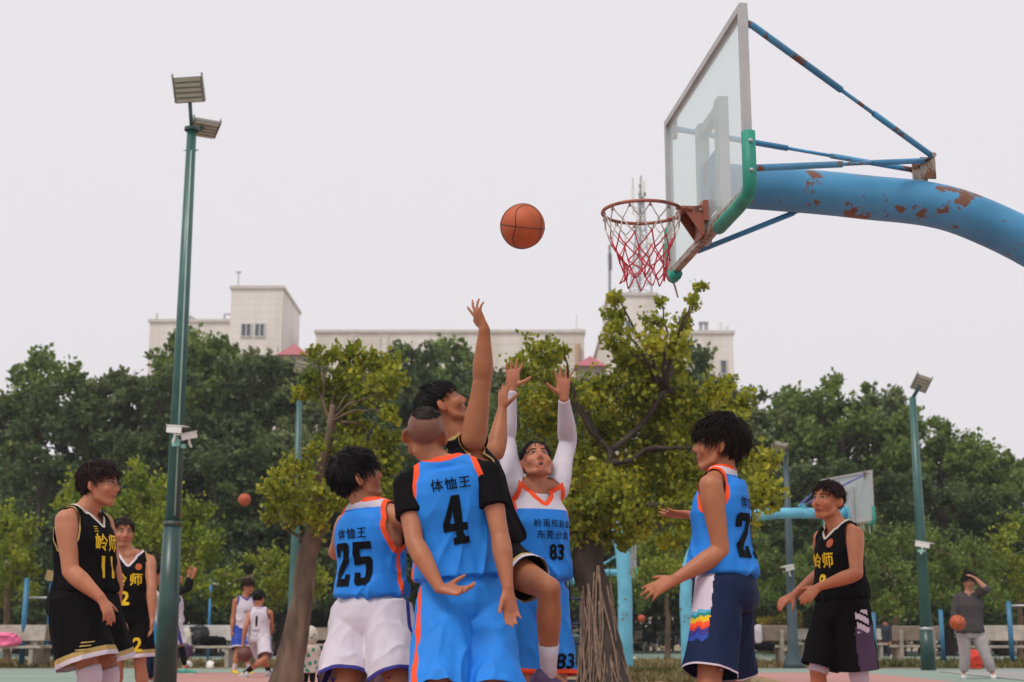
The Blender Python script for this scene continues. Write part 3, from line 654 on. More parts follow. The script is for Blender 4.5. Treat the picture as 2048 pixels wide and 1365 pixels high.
    for i, en in enumerate(ends):
        a0 = an+e*(-.13 if i == 0 else .13 if i == 1 else -.05); p = en-n*.05
        q = MB(); q.tube([a0, a0.lerp(p, .34)], .017, 8); q.tube([a0.lerp(p, .34), a0.lerp(p, .52)], .011, 8); q.tube([a0.lerp(p, .52), p-(p-a0).normalized()*.03, p+n*.03], [.019, .019, .024], 8); o = q.build('strut', strut_m, r, org, True)
        q = MB(); q.box(en-n*.03, (.05, .02, .13), R); q.build('clamp', rusty, o, org)
    lo = at-n*.62-z*(arm_r*.6)
    for s in (1,):
        en = C+e*s*.33-z*(H/2-.02)
        q = MB(); q.tube([lo, lo.lerp(en-n*.03, .22)], .012, 8); q.tube([lo.lerp(en-n*.03, .22), en-n*.03], .017, 8); q.build('strut', strut_m, r, org, True)
    return r, C, e, n, org
Nt, Ft = Vector((1.226, 7.03, 0)), Vector((1.020, 8.77, 0)); e = (Ft-Nt).normalized(); n = Vector((-e.y, e.x, 0))
if n.x > 0: n = -n
Bc = (Nt+Ft)/2; Bc.z = 2.9
hr, HC, he, hn, horg = hoop_stand('large blue arched basketball hoop with clear backboard and red and white net', Bc, e, n, 2.75, blue_p, blue_p, .136)
mb = MB(); p = HC+he*.88-Vector((0, 0, .53)); mb.tube([p, p+Vector((.02, 0, -.06)), p+Vector((.035, -.01, -.13))], [.012, .016, .012], 6, flat=.4); mb.build('hanging_strap', mat('strap', (.42, .34, .26), .8), hr, horg, True)
# far stands
D = 29.4; c = W(1708, 1035, D); e2 = Vector((.35, -.94, 0)).normalized(); n2 = Vector((.94, .35, 0)).normalized()
hoop_stand('light blue hoop stand with purple struts behind the striding player in black', Vector((c.x-.12, D, 2.9)), e2, n2, (c.x-.12-WZ(1360, D, 0).x)/n2.x, ltblue, purple, .115, False)
D = 24.6; px = WZ(1252, D, 0); n3 = Vector((-.6, .8, 0)).normalized(); e3 = Vector((.8, .6, 0)).normalized()
hoop_stand('light blue hoop post bending away behind the big ficus trunk', Vector((px.x, px.y, 0))+n3*2.7+Vector((0, 0, 2.9)), e3, n3, 2.7, ltblue, ltblue, .118, False)
D = 46; c = W(1262, 1160, D); n4 = Vector((1, .1, 0)).normalized(); e4 = Vector((.1, -1, 0)).normalized()
hoop_stand('distant light blue hoop stand seen between ficus trunk and blue post', Vector((c.x, D, 2.45)), e4, n4, 2.4, ltblue, ltblue, .11, False)

# ------------------------------------------------------------------ bars, ladder, benches, fence, cars
bluebar = paint_rust('bar_blue', (.02, .16, .30), amount=.72, scale=6); bluebar2 = mat('bar_bright_blue', (.03, .24, .55), .5)
navy = mat('navy_paint', (.012, .018, .07), .45)
woodpl = mat('plywood', (.50, .36, .17), .7)
def hbar(name, label, xs, ytops, ybar, D, m, bar_m, rad=.045, cat='exercise bar'):
    org = WZ(xs[0], D, 0); r = empty(name, org, label, cat)
    for x, yt in zip(xs, ytops):
        b0 = WZ(x, D, 0); t = W(x, yt, D); q = MB(); q.tube([b0, Vector((b0.x, D, t.z))], rad, 12); q.build('post', m, r, org, True)
        q = MB(); q.ball((b0.x, D, t.z), (rad*1.05, rad*1.05, rad*.6)); q.build('post_cap', m, r, org, True)
    if ybar:
        z_ = W(xs[0], ybar, D).z; q = MB(); q.tube([(WZ(xs[0], D, 0).x, D, z_), (WZ(xs[-1], D, 0).x, D, z_)], .025, 8); q.build('crossbar', bar_m, r, org, True)
    return r, org
r, org = hbar('horizontal_bar', 'blue horizontal exercise bar beside the leftmost benches', (42, 148), (1160, 1160), 1196, 31.5, bluebar, steel, .06)
D = 36; org = WZ(92, D, 0); r = empty('mini_hoop', org, 'thin blue post carrying a small plywood board', 'mini hoop')
q = MB(); q.tube([org, Vector((org.x, D, W(98, 1165, D).z))], .04, 10); q.build('post', bluebar2, r, org, True)
q = MB(); q.box(W(106, 1153, D-.08), (.36, .04, .24), Matrix.Rotation(.25, 3, 'Y')); q.build('board', woodpl, r, org)
q = MB(); a = W(106, 1162, D-.1); q.tube(arc(a+Vector((0, -.12, 0)), (1, 0, 0), (0, 1, 0), .11, 0, 6.283, 16), .008, 5, cap=False); q.build('ring', steel, r, org)
hbar('horizontal_bar', 'pale high exercise bar behind the white-jersey players', (415, 478), (1162, 1162), 1168, 38, bluebar2, mat('pale_steel', (.6, .58, .54), .5), .035)
hbar('horizontal_bar', 'blue exercise bar posts in front of the bushy trees', (1752, 1888), (1228, 1222), None, 32, bluebar, steel, .05)
r, org = hbar('horizontal_bar', 'blue exercise bar post beside the long pale bench', (2026, 2110), (1206, 1206), 1212, 31.5, bluebar, steel, .055)
D = 21; org = WZ(1168, D, 0); r = empty('ladder_frame', org, 'navy blue steel climbing frame with rungs beside the ficus trunk', 'climbing frame')
zt = W(1168, 1192, D).z
for x in (1085, 1168):
    b0 = WZ(x, D, 0); q = MB(); q.tube([b0, Vector((b0.x, D, zt))], .026, 8); q.build('post', navy, r, org, True)
    q = MB(); q.tube([Vector((b0.x, D+.7, 0)), Vector((b0.x, D+.7, zt))], .026, 8); q.build('post', navy, r, org, True)
for y in (1198, 1249, 1287, 1325, 1362):
    z_ = W(1120, y, D).z; q = MB(); q.tube([(WZ(1085, D, 0).x, D, z_), (WZ(1168, D, 0).x, D, z_)], .02, 8); q.build('rung', navy, r, org, True)
    if y == 1198:
        for x in (1085, 1168): a = WZ(x, D, 0).x; q = MB(); q.tube([(a, D, z_), (a, D+.7, z_)], .02, 8); q.build('rung', navy, r, org, True)
bench_m = mat('bench_slab', (.42, .37, .31), .8, var=.18, vscale=7, bump=.3); bench_d = mat('bench_slab_brown', (.27, .22, .17), .8, var=.18, vscale=7, bump=.3); bench_leg = mat('bench_leg', (.36, .32, .27), .85, var=.2, vscale=9, bump=.3)
def bench(label, x, D, rz, L, back_m, seat_m):
    o = WZ(x, D, 0); r = empty('bench', o, label, 'bench', 'slab benches around the courts', rz)
    for k in range(2): q = MB(); q.box((0, -.10+.2*k, .44), (L, .19, .055)); q.build('seat_slab', seat_m, r, bevel=.008)
    q = MB(); q.box((0, .24, .74), (L, .05, .34), Matrix.Rotation(-.16, 3, 'X')); q.build('backrest', back_m, r, bevel=.008)
    for s in (-1, 1):
        q = MB(); q.box((s*(L/2-.2), 0, .20), (.09, .34, .41)); q.build('leg', bench_leg, r, bevel=.01)
        q = MB(); q.box((s*(L/2-.2), .255, .40), (.085, .075, .80), Matrix.Rotation(-.12, 3, 'X')); q.build('back_post', bench_leg, r, bevel=.008)
    return r
bn = []
for a in (('pale slab bench holding a pink bag', 10, 31.2, .1, 1.5, bench_m, bench_m), ('pale slab bench between the blue bar posts, turned sideways', 96, 35, math.radians(16), 1.2, bench_m, bench_m), ('brown-backed slab bench partly behind the glasses player shorts', 118, 32.0, math.pi-.15, 1.1, bench_d, bench_m),
          ('white slab bench heaped with coats and a black backpack', 402, 31.8, -.05, 1.6, mat('bench_white', (.52, .50, .47), .8), bench_m), ('brown slab bench seen from behind, with white shirt draped over it', 1518, 33, math.pi+.1, 1.35, bench_d, bench_m),
          ('pale slab bench between blue bar post and thin tree trunk', 1738, 44, .2, 1.1, bench_m, bench_m), ('brown slab bench seen from behind, beside the camera pole', 1833, 34.5, math.pi-.06, 1.15, bench_d, bench_m), ('long pale slab bench by the man in grey sweatshirt', 2034, 32.2, .03, 1.9, bench_m, bench_m),
          ('cream slab bench behind the blue hoop post', 1258, 60, .1, 2.0, mat('bench_cream', (.55, .48, .38), .8), bench_m), ('grey slab bench behind the spotted coat child', 655, 40, .1, 1.6, bench_d, bench_m), ('small cream slab bench showing behind the striding player', 1622, 46, .1, .9, bench_m, bench_m)): bn.append(bench(*a))
wire = mat('fence_wire', (.035, .05, .045), .6)
D = 63.0
for k, (xa, xb) in enumerate(((-80, 330), (330, 760), (760, 1180), (1180, 1600), (1600, 2130))):
    org = WZ((xa+xb)/2, D, 0); r = empty('court_fence', org, 'low dark rail fence %s' % ('behind the pink bag bench', 'behind the backpack bench', 'behind the leaping players', 'behind the blue hoop posts', 'behind the man in grey sweatshirt')[k], 'fence', 'rail fence panels along the far court')
    a, b_ = WZ(xa, D, 0).x, WZ(xb, D, 0).x; nps = 5
    for i in range(nps): x = a+(b_-a)*(i+.5)/nps; q = MB(); q.tube([(x, D, 0), (x, D, 1.25)], .035, 6); q.build('post', wire, r, org)
    for z_ in (.35, .75, 1.2): q = MB(); q.tube([(a, D, z_), (b_, D, z_)], .025, 6); q.build('rail', wire, r, org)
car_w = mat('car_white', (.70, .70, .70), .25, var=.03, spec=.7); car_s = mat('car_silver', (.42, .43, .45), .25, metal=.4, var=.03)
tyre = mat('tyre', (.02, .02, .02), .8)
def car(label, x, D, rz, m):
    o = WZ(x, D, 0); r = empty('parked_car', o, label, 'car', 'cars parked beyond the courts', rz)
    prof = [(-2.2, .35), (-2.25, .75), (-2.0, .95), (-1.3, 1.02), (-.7, 1.45), (.7, 1.48), (1.5, 1.02), (2.1, .92), (2.25, .6), (2.2, .35)]
    q = MB(); q.loft([[(px, s*.86*(.86 if pz > 1.1 else 1), pz) for px, pz in prof] for s in (-1, 1)]); q.build('body', m, r, bevel=.03)
    for s in (-1, 1):
        for (a, b_) in (((-1.15, -.05)), ((.02, 1.28))):
            q = MB(); y = s*.80
            pts = [(a, 1.04), (b_, 1.04), (b_-.35 if b_ > 1 else b_, 1.40), (a+.45 if a < -1 else a, 1.40)]
            q.loft([[(px, s*.862-(.12*s if pz > 1.1 else 0), pz) for px, pz in pts], [(px, s*.875-(.12*s if pz > 1.1 else 0), pz) for px, pz in pts]]); q.build('window', glass_dark, r)
        for wx in (-1.35, 1.4):
            q = MB(); q.tube([(wx, s*.70, .32), (wx, s*.885, .32)], .32, 18); t = q.build('wheel', tyre, r)
            q = MB(); q.tube([(wx, s*.80, .32), (wx, s*.892, .32)], .19, 14); q.build('rim', car_s, t)
    for s in (-1, 1):
        q = MB(); q.box((2.2, s*.6, .72), (.1, .3, .14)); q.build('headlight', white_p, r)
        q = MB(); q.box((-2.2, s*.6, .80), (.1, .25, .14)); q.build('taillight', roof_red, r)
car('white parked car seen between the two light blue hoop posts', 1336, 70, .05, car_w)
car('silver parked car partly hidden by the ficus trunk', 1222, 71, .1, car_s)
car('white parked car behind the dark lamp post', 1588, 70, -.05, car_w)
car('white parked car behind the blue bar posts', 1950, 71, .08, car_w)
# green litter bin
D = 24; o = WZ(1142, D, 0); r = empty('litter_bin', o, 'dark green litter bin behind the navy climbing frame', 'bin')
q = MB(); q.tube([(0, 0, 0), (0, 0, .62)], [.16, .17], 14); q.build('body', teal_dk, r); q = MB(); q.tube([(0, 0, .6), (0, 0, .66), (0, 0, .70)], [.19, .19, .10], 14); q.build('lid', teal_dk, r)
# ------------------------------------------------------------------ people
def remesh(mb, voxel, smooth=2):
    me = mb.mesh('tmp'); o = bpy.data.objects.new('tmp', me); COL.objects.link(o)
    md = o.modifiers.new('r', 'REMESH'); md.mode = 'VOXEL'; md.voxel_size = voxel
    dg = bpy.context.evaluated_depsgraph_get(); dg.update()
    out = bpy.data.meshes.new_from_object(o.evaluated_get(dg))
    bpy.data.objects.remove(o); bpy.data.meshes.remove(me)
    if smooth:
        n = len(out.vertices); co = np.empty(n*3, np.float32); out.vertices.foreach_get('co', co); co = co.reshape(-1, 3).astype(np.float64)
        ed = np.empty(len(out.edges)*2, np.int32); out.edges.foreach_get('vertices', ed); ed = ed.reshape(-1, 2)
        deg = np.bincount(ed.ravel(), minlength=n)[:, None].clip(1)
        for it in range(smooth):
            for lam in (.55, -.38):                      # Taubin: smooth without shrinking
                s = np.zeros_like(co)
                for ax in range(3):
                    s[:, ax] = np.bincount(ed[:, 0], co[ed[:, 1], ax], n)+np.bincount(ed[:, 1], co[ed[:, 0], ax], n)
                co += lam*(s/deg-co)
        out.vertices.foreach_set('co', co.astype(np.float32).ravel()); out.update()
    return out
def skin_mat():
    m, nt, b = new_mat('skin')
    at = nt.nodes.new('ShaderNodeAttribute'); at.attribute_name = 'tint'
    tc = nt.nodes.new('ShaderNodeTexCoord'); n = nt.nodes.new('ShaderNodeTexNoise'); n.inputs['Scale'].default_value = 14; n.inputs['Detail'].default_value = 6
    lk(nt, tc.outputs['Object'], n.inputs['Vector'])
    r = nt.nodes.new('ShaderNodeValToRGB'); r.color_ramp.elements[0].position = .3; r.color_ramp.elements[1].position = .7
    r.color_ramp.elements[0].color = (.86, .80, .78, 1); r.color_ramp.elements[1].color = (1.05, 1.04, 1.04, 1)
    lk(nt, n.outputs[0], r.inputs[0])
    x = nt.nodes.new('ShaderNodeMixRGB'); x.blend_type = 'MULTIPLY'; x.inputs[0].default_value = 1
    lk(nt, at.outputs['Color'], x.inputs[1]); lk(nt, r.outputs[0], x.inputs[2]); lk(nt, x.outputs[0], b.inputs['Base Color'])
    b.inputs['Roughness'].default_value = .48; b.inputs['Specular IOR Level'].default_value = .35
    b.inputs['Subsurface Weight'].default_value = .10; b.inputs['Subsurface Radius'].default_value = (1, .35, .2); b.inputs['Subsurface Scale'].default_value = .012
    n2 = nt.nodes.new('ShaderNodeTexNoise'); n2.inputs['Scale'].default_value = 160; lk(nt, tc.outputs['Object'], n2.inputs['Vector'])
    bp = nt.nodes.new('ShaderNodeBump'); bp.inputs['Strength'].default_value = .12; bp.inputs['Distance'].default_value = .004
    lk(nt, n2.outputs[0], bp.inputs['Height']); lk(nt, bp.outputs[0], b.inputs['Normal'])
    return m
SKIN = skin_mat()
def fabric(name, col, rough=.62, sheen=.25, var=.07):
    if 'fabric_'+name in MATS: return MATS['fabric_'+name]
    m, nt, b = new_mat('fabric_'+name); b.inputs['Roughness'].default_value = rough; b.inputs['Specular IOR Level'].default_value = .22 if sum(col) > .1 else .06
    tc = nt.nodes.new('ShaderNodeTexCoord'); n = nt.nodes.new('ShaderNodeTexNoise'); n.inputs['Scale'].default_value = 7; n.inputs['Detail'].default_value = 4
    lk(nt, tc.outputs['Object'], n.inputs['Vector']); r = nt.nodes.new('ShaderNodeValToRGB'); r.color_ramp.elements[0].position = .3; r.color_ramp.elements[1].position = .7
    r.color_ramp.elements[0].color = (*[c*(1-var) for c in col], 1); r.color_ramp.elements[1].color = (*[min(1, c*(1+var)) for c in col], 1)
    lk(nt, n.outputs[0], r.inputs[0]); lk(nt, r.outputs[0], b.inputs['Base Color'])
    mp = nt.nodes.new('ShaderNodeMapping'); mp.inputs['Scale'].default_value = (9, 9, 2.6); mp.inputs['Rotation'].default_value = (.25, .3, 0); lk(nt, tc.outputs['Object'], mp.inputs[0])
    n2 = nt.nodes.new('ShaderNodeTexNoise'); n2.noise_type = 'RIDGED_MULTIFRACTAL'; n2.normalize = True; n2.inputs['Scale'].default_value = .55; n2.inputs['Detail'].default_value = 1.5; n2.inputs['Distortion'].default_value = .9; lk(nt, mp.outputs[0], n2.inputs['Vector'])
    bp = nt.nodes.new('ShaderNodeBump'); bp.inputs['Strength'].default_value = .6; bp.inputs['Distance'].default_value = .03
    lk(nt, n2.outputs[0], bp.inputs['Height']); lk(nt, bp.outputs[0], b.inputs['Normal'])
    MATS['fabric_'+name] = m; return m
def hair_mat(name, col):
    m = mat('hair_'+name, col, .55, var=.35, vscale=30, spec=.22); return m
FB = dict(blue=fabric('blue', (.018, .215, .70)), white=fabric('white', (.58, .525, .585)), orange=fabric('orange', (.86, .085, .02)), black=fabric('black', (.006, .0055, .0065), .8), gold=fabric('gold', (.42, .29, .10)),
          lilac=fabric('lilac', (.60, .52, .60)), navy=fabric('navy', (.012, .02, .055)), purple_navy=fabric('purple_navy', (.035, .03, .22)), yellow=fabric('yellow', (.72, .47, .015)), ink=fabric('ink', (.005, .006, .008), .7),
          grey=fabric('grey', (.060, .052, .055), .85), lightgrey=fabric('lightgrey', (.40, .36, .37), .85), cream=fabric('cream', (.58, .53, .46), .85), sky=fabric('sky', (.03, .36, .75)), teal=fabric('teal', (.02, .22, .20)), red=fabric('red', (.60, .05, .03)), pinkred=fabric('pinkred', (.62, .10, .13)), plum=fabric('plum', (.075, .04, .085)), dusk=fabric('dusk', (.03, .035, .05), .9), cyan=fabric('cyan', (.10, .42, .62)), spot=fabric('spot', (.05, .30, .20)), royal=fabric('royal', (.02, .06, .35)))
SHOE = dict(white=mat('shoe_white', (.62, .60, .58), .5), yellow=mat('shoe_yellow', (.72, .50, .03), .5), black=mat('shoe_black', (.02, .02, .022), .5), sole=mat('shoe_sole', (.55, .53, .50), .6), purple=mat('shoe_purple', (.09, .05, .14), .5), blue=mat('shoe_blue', (.03, .15, .5), .5))
HAIRS = dict(black=hair_mat('black', (.006, .005, .005)), brown=hair_mat('brown', (.022, .008, .007)), dark=hair_mat('dark', (.011, .006, .005)))
EYE_W = mat('eye_white', (.40, .35, .32), .3, var=.04); EYE_D = mat('eye_dark', (.018, .012, .010), .25); MOUTH = mat('mouth_inside', (.06, .015, .012), .5)

def ray_dir(px, py):
    return (W(px, py, 1.0)-Vector((0, 0, CAMZ)))
def reach(start, px, py, ln, sign):
    """point on the line of sight through (px,py) at distance ln from start; sign -1 nearer the camera, +1 farther"""
    o = Vector((0, 0, CAMZ)); d = ray_dir(px, py).normalized(); oc = o-start; b = oc.dot(d); c = oc.dot(oc)-ln*ln; q = b*b-c
    if q < 0: return start+((o+d*(-b))-start).normalized()*ln
    return o+d*(-b+sign*math.sqrt(q))
def yawv(deg): a = math.radians(deg); return Vector((math.sin(a), math.cos(a), 0))

class Person: pass
def pose(D, chest, pel, yaw, head, armL, armR, legL, legR, hipyaw=None, k=1.0, bulk=1.0, arm=1.0, sw=.175, lift=0, al=1.0):
    P = Person(); P.D, P.k, P.bulk, P.arm = D, k, bulk, arm; P.lift = lift
    g = lambda t: W(t[0], t[1], D+(t[2] if len(t) > 2 else 0))
    P.C, P.P = g(chest), g(pel); hy = yaw if hipyaw is None else hipyaw
    P.U = (P.C-P.P).normalized(); f = yawv(yaw); f = (f-P.U*f.dot(P.U)).normalized(); P.F = f; P.L = P.U.cross(f).normalized()     # left
    fh = yawv(hy); P.FH = fh; P.LH = Vector((0, 0, 1)).cross(fh).normalized()
    P.j = {}
    for s, A, G, nm in ((1, armL, legL, 'L'), (-1, armR, legR, 'R')):
        up = A.get('up', 0)
        sh = P.C+P.L*s*(sw-.035*up)*k+P.U*(.075*up-.005)*k+P.F*A.get('fw', 0)
        el = reach(sh, A['el'][0], A['el'][1], .292*k*al, A['el'][2]); wr = reach(el, A['wr'][0], A['wr'][1], .25*k*al, A['wr'][2])
        hip = P.P+P.LH*s*.092*k
        if 'kn' in G: kn = reach(hip, G['kn'][0], G['kn'][1], .43*k, G['kn'][2])
        else: kn = hip+Vector(G['off']).normalized()*.43*k
        if 'anp' in G: an = reach(kn, G['anp'][0], G['anp'][1], .41*k, G['anp'][2])
        else:
            dx = G.get('an', (0, 0)); an = Vector((kn.x+dx[0], kn.y+dx[1], .085*k+lift))
        P.j.update({'sh'+nm: sh, 'el'+nm: el, 'wr'+nm: wr, 'hip'+nm: hip, 'kn'+nm: kn, 'an'+nm: an, 'ft'+nm: yawv(G.get('ft', hy)), 'hand'+nm: A.get('hand', {}), 'ftp'+nm: G.get('toe', 0)})
    hf = yawv(head['yaw']); pt = math.radians(head.get('pitch', 0)); ro = math.radians(head.get('roll', 0))
    P.hf = (hf*math.cos(pt)+Vector((0, 0, 1))*math.sin(pt)).normalized(); r_ = hf.cross(Vector((0, 0, 1))).normalized(); u_ = r_.cross(P.hf).normalized()
    P.hr = (r_*math.cos(ro)+u_*math.sin(ro)).normalized(); P.hu = P.hr.cross(P.hf).normalized(); P.H = g(head['c']); P.hs = head.get('s', 1.09)*k; P.mouth = head.get('mouth', 0); P.fat = head.get('fat', 1.0)
    P.HM = Matrix((P.hr, P.hf, P.hu)).transposed()
    gx = (P.j['anL']+P.j['anR'])/2; P.org = Vector((gx.x, gx.y, 0)); return P
def hl(P, x, y, z): return P.H + P.HM @ Vector((x, y, z))*P.hs
def tors(P, t, w, d, dy=0, n=28, pw=2.3):
    c = P.P.lerp(P.C, t) if t <= 1 else P.C+P.U*(t-1)*(P.C-P.P).length
    q = min(1, max(0, t)); l = P.LH.lerp(P.L, q).normalized(); up = Vector((0, 0, 1)).lerp(P.U, min(1, max(0, t*3))).normalized(); l = (l-up*l.dot(up)).normalized(); f = l.cross(up)
    c = c+f*dy*P.k; row = []
    for i in range(n):
        a = 2*math.pi*i/n; cs, sn = math.cos(a), math.sin(a)
        row.append(c+l*(math.copysign(abs(cs)**(2/pw), cs)*w*P.k)+f*(math.copysign(abs(sn)**(2/pw), sn)*d*P.k))
    return row
def hand_mesh(mb, P, s, wr, dr, pn, curl=(.25, .25, .3, .35), spread=.12, thumb=.75, tcurl=.2, hs=1.0):
    k = P.k*hs; d = dr.normalized(); p = (pn-d*pn.dot(d)).normalized(); t = d.cross(p)*(1 if s < 0 else -1)
    def ring(c, w, th, n=12): return [c+t*(w*math.cos(2*math.pi*i/n))+p*(th*math.sin(2*math.pi*i/n)) for i in range(n)]
    mb.loft([ring(wr-d*.018*k, .024*k, .020*k), ring(wr, .0265*k*P.arm**.7, .0205*k*P.arm**.7), ring(wr+d*.03*k+t*.003*k, .034*k, .019*k), ring(wr+d*.065*k+t*.002*k, .040*k, .0165*k), ring(wr+d*.092*k, .040*k, .013*k), ring(wr+d*.099*k, .036*k, .009*k)])
    for i, (o, b, ln, r) in enumerate(((.030, .086, .073, .0090), (.0102, .092, .081, .0093), (-.0105, .089, .075, .0088), (-.0300, .080, .059, .0080))):
        q = wr+d*b*k+t*o*k; a = (1.5-i)*spread; fd = (d*math.cos(a)+t*math.sin(a)).normalized(); pts = [q-fd*.02*k, q]; rs = [r*1.05*k, r*1.05*k]; c = curl[i]; ang = 0
        for j, sg in enumerate((.44, .31, .25)):
            ang += c*(.8, 1.1, .8)[j]; dd = (fd*math.cos(ang)+p*math.sin(ang)); q = q+dd*ln*sg*k; pts.append(q); rs.append(r*(.98, .9, .72)[j]*k)
        mb.tube(pts, rs, 9)
    td = (d*(1-thumb*.55)+t*thumb+p*.28).normalized(); q = wr+d*.022*k+t*.020*k; pts = [q]; rs = [.015*k]; ang = 0
    for j, sg in enumerate((.042, .034, .027)):
        dd = (td*math.cos(ang)+(d*.8+p*.4).normalized()*math.sin(ang)).normalized(); q = q+dd*sg*k; pts.append(q); rs.append((.0125, .0105, .0078)[j]*k); ang += tcurl
    mb.tube(pts, rs, 9)
def head_mesh(mb, P):
    k = P.hs; M = P.HM; ft = P.fat
    E = lambda x, y, z, r: mb.ball(hl(P, x, y, z), tuple(q*k for q in r), M, 20, 14)
    E(0, -.014, .036, (.075, .095, .082)); E(0, .022, -.02, (.066*ft, .068, .086)); E(0, .03, .05, (.062, .058, .045))
    E(0, .048, -.090, (.031*ft, .032, .024)); E(0, .055, -.060, (.036, .024, .030))
    for s in (-1, 1):
        mb.tube([hl(P, s*.058*ft, .0, -.035), hl(P, s*.055*ft, .012, -.07), hl(P, s*.022, .058, -.100)], [.017*k*ft, .0175*k*ft, .016*k], 10)
        E(s*.040*ft, .055, -.026, (.026*ft, .026, .030)); mb.tube([hl(P, s*.012, .082, .026), hl(P, s*.046, .062, .026)], [.010*k, .011*k], 8)
        E(s*.0115, .090, -.033, (.0085, .010, .0075)); M2 = M @ Matrix.Rotation(s*.55, 3, 'Z'); mb.ball(hl(P, s*.084, -.014, -.006), (.0095*k, .023*k, .034*k), M2, 14, 10)
        E(s*.072, -.004, -.012, (.012, .014, .02))
    mb.tube([hl(P, 0, .082, .024), hl(P, 0, .094, -.004), hl(P, 0, .103, -.028), hl(P, 0, .092, -.037)], [.0085*k, .0092*k, .0115*k, .008*k], 10)
    if P.mouth < .5:
        E(0, .0795, -.0585, (.023, .0105, .0062)); E(0, .078, -.0695, (.020, .0105, .0068))
    else:
        for a in range(10):
            b = 2*math.pi*a/10; E(.021*math.cos(b), .081-.002*abs(math.cos(b)), -.068+.015*math.sin(b), (.0065, .009, .006))
    nb = P.C+P.U*.045*P.k-P.F*.004*P.k; hb = hl(P, 0, -.022, -.05)
    mb.tube([nb-P.U*.06*P.k, nb, nb.lerp(hb, .5), hb, hl(P, 0, -.02, 0)], [.062*P.k, .066*P.k*ft**.5, .061*P.k*ft**.5, .059*P.k*ft**.5, .05*P.k], 18)
def limb(mb, a, b, prof, n=14):
    """prof: (t, radius)"""
    mb.tube([a.lerp(b, t) for t, r in prof], [r for t, r in prof], n)
def arm_prof(P, off=0, k2=1.0):
    q = P.arm*P.k; return [(-.12, .036*q+off), (0, .054*q+off), (.18, .056*q+off), (.45, .049*q+off), (.75, .042*q+off), (1, .040*q+off)], [(0, .040*q+off), (.12, .0435*q+off), (.32, .044*q+off), (.65, .034*q+off), (.88, .0270*q+off), (1.0, .0250*q+off)]
def leg_prof(P, off=0):
    q = P.k*(.5+.5*P.bulk); return [(0, .088*q+off), (.25, .086*q+off), (.6, .070*q+off), (.9, .056*q+off), (1, .054*q+off)], [(0, .054*q+off), (.12, .052*q+off), (.3, .058*q+off), (.5, .052*q+off), (.8, .037*q+off), (1, .034*q+off)]
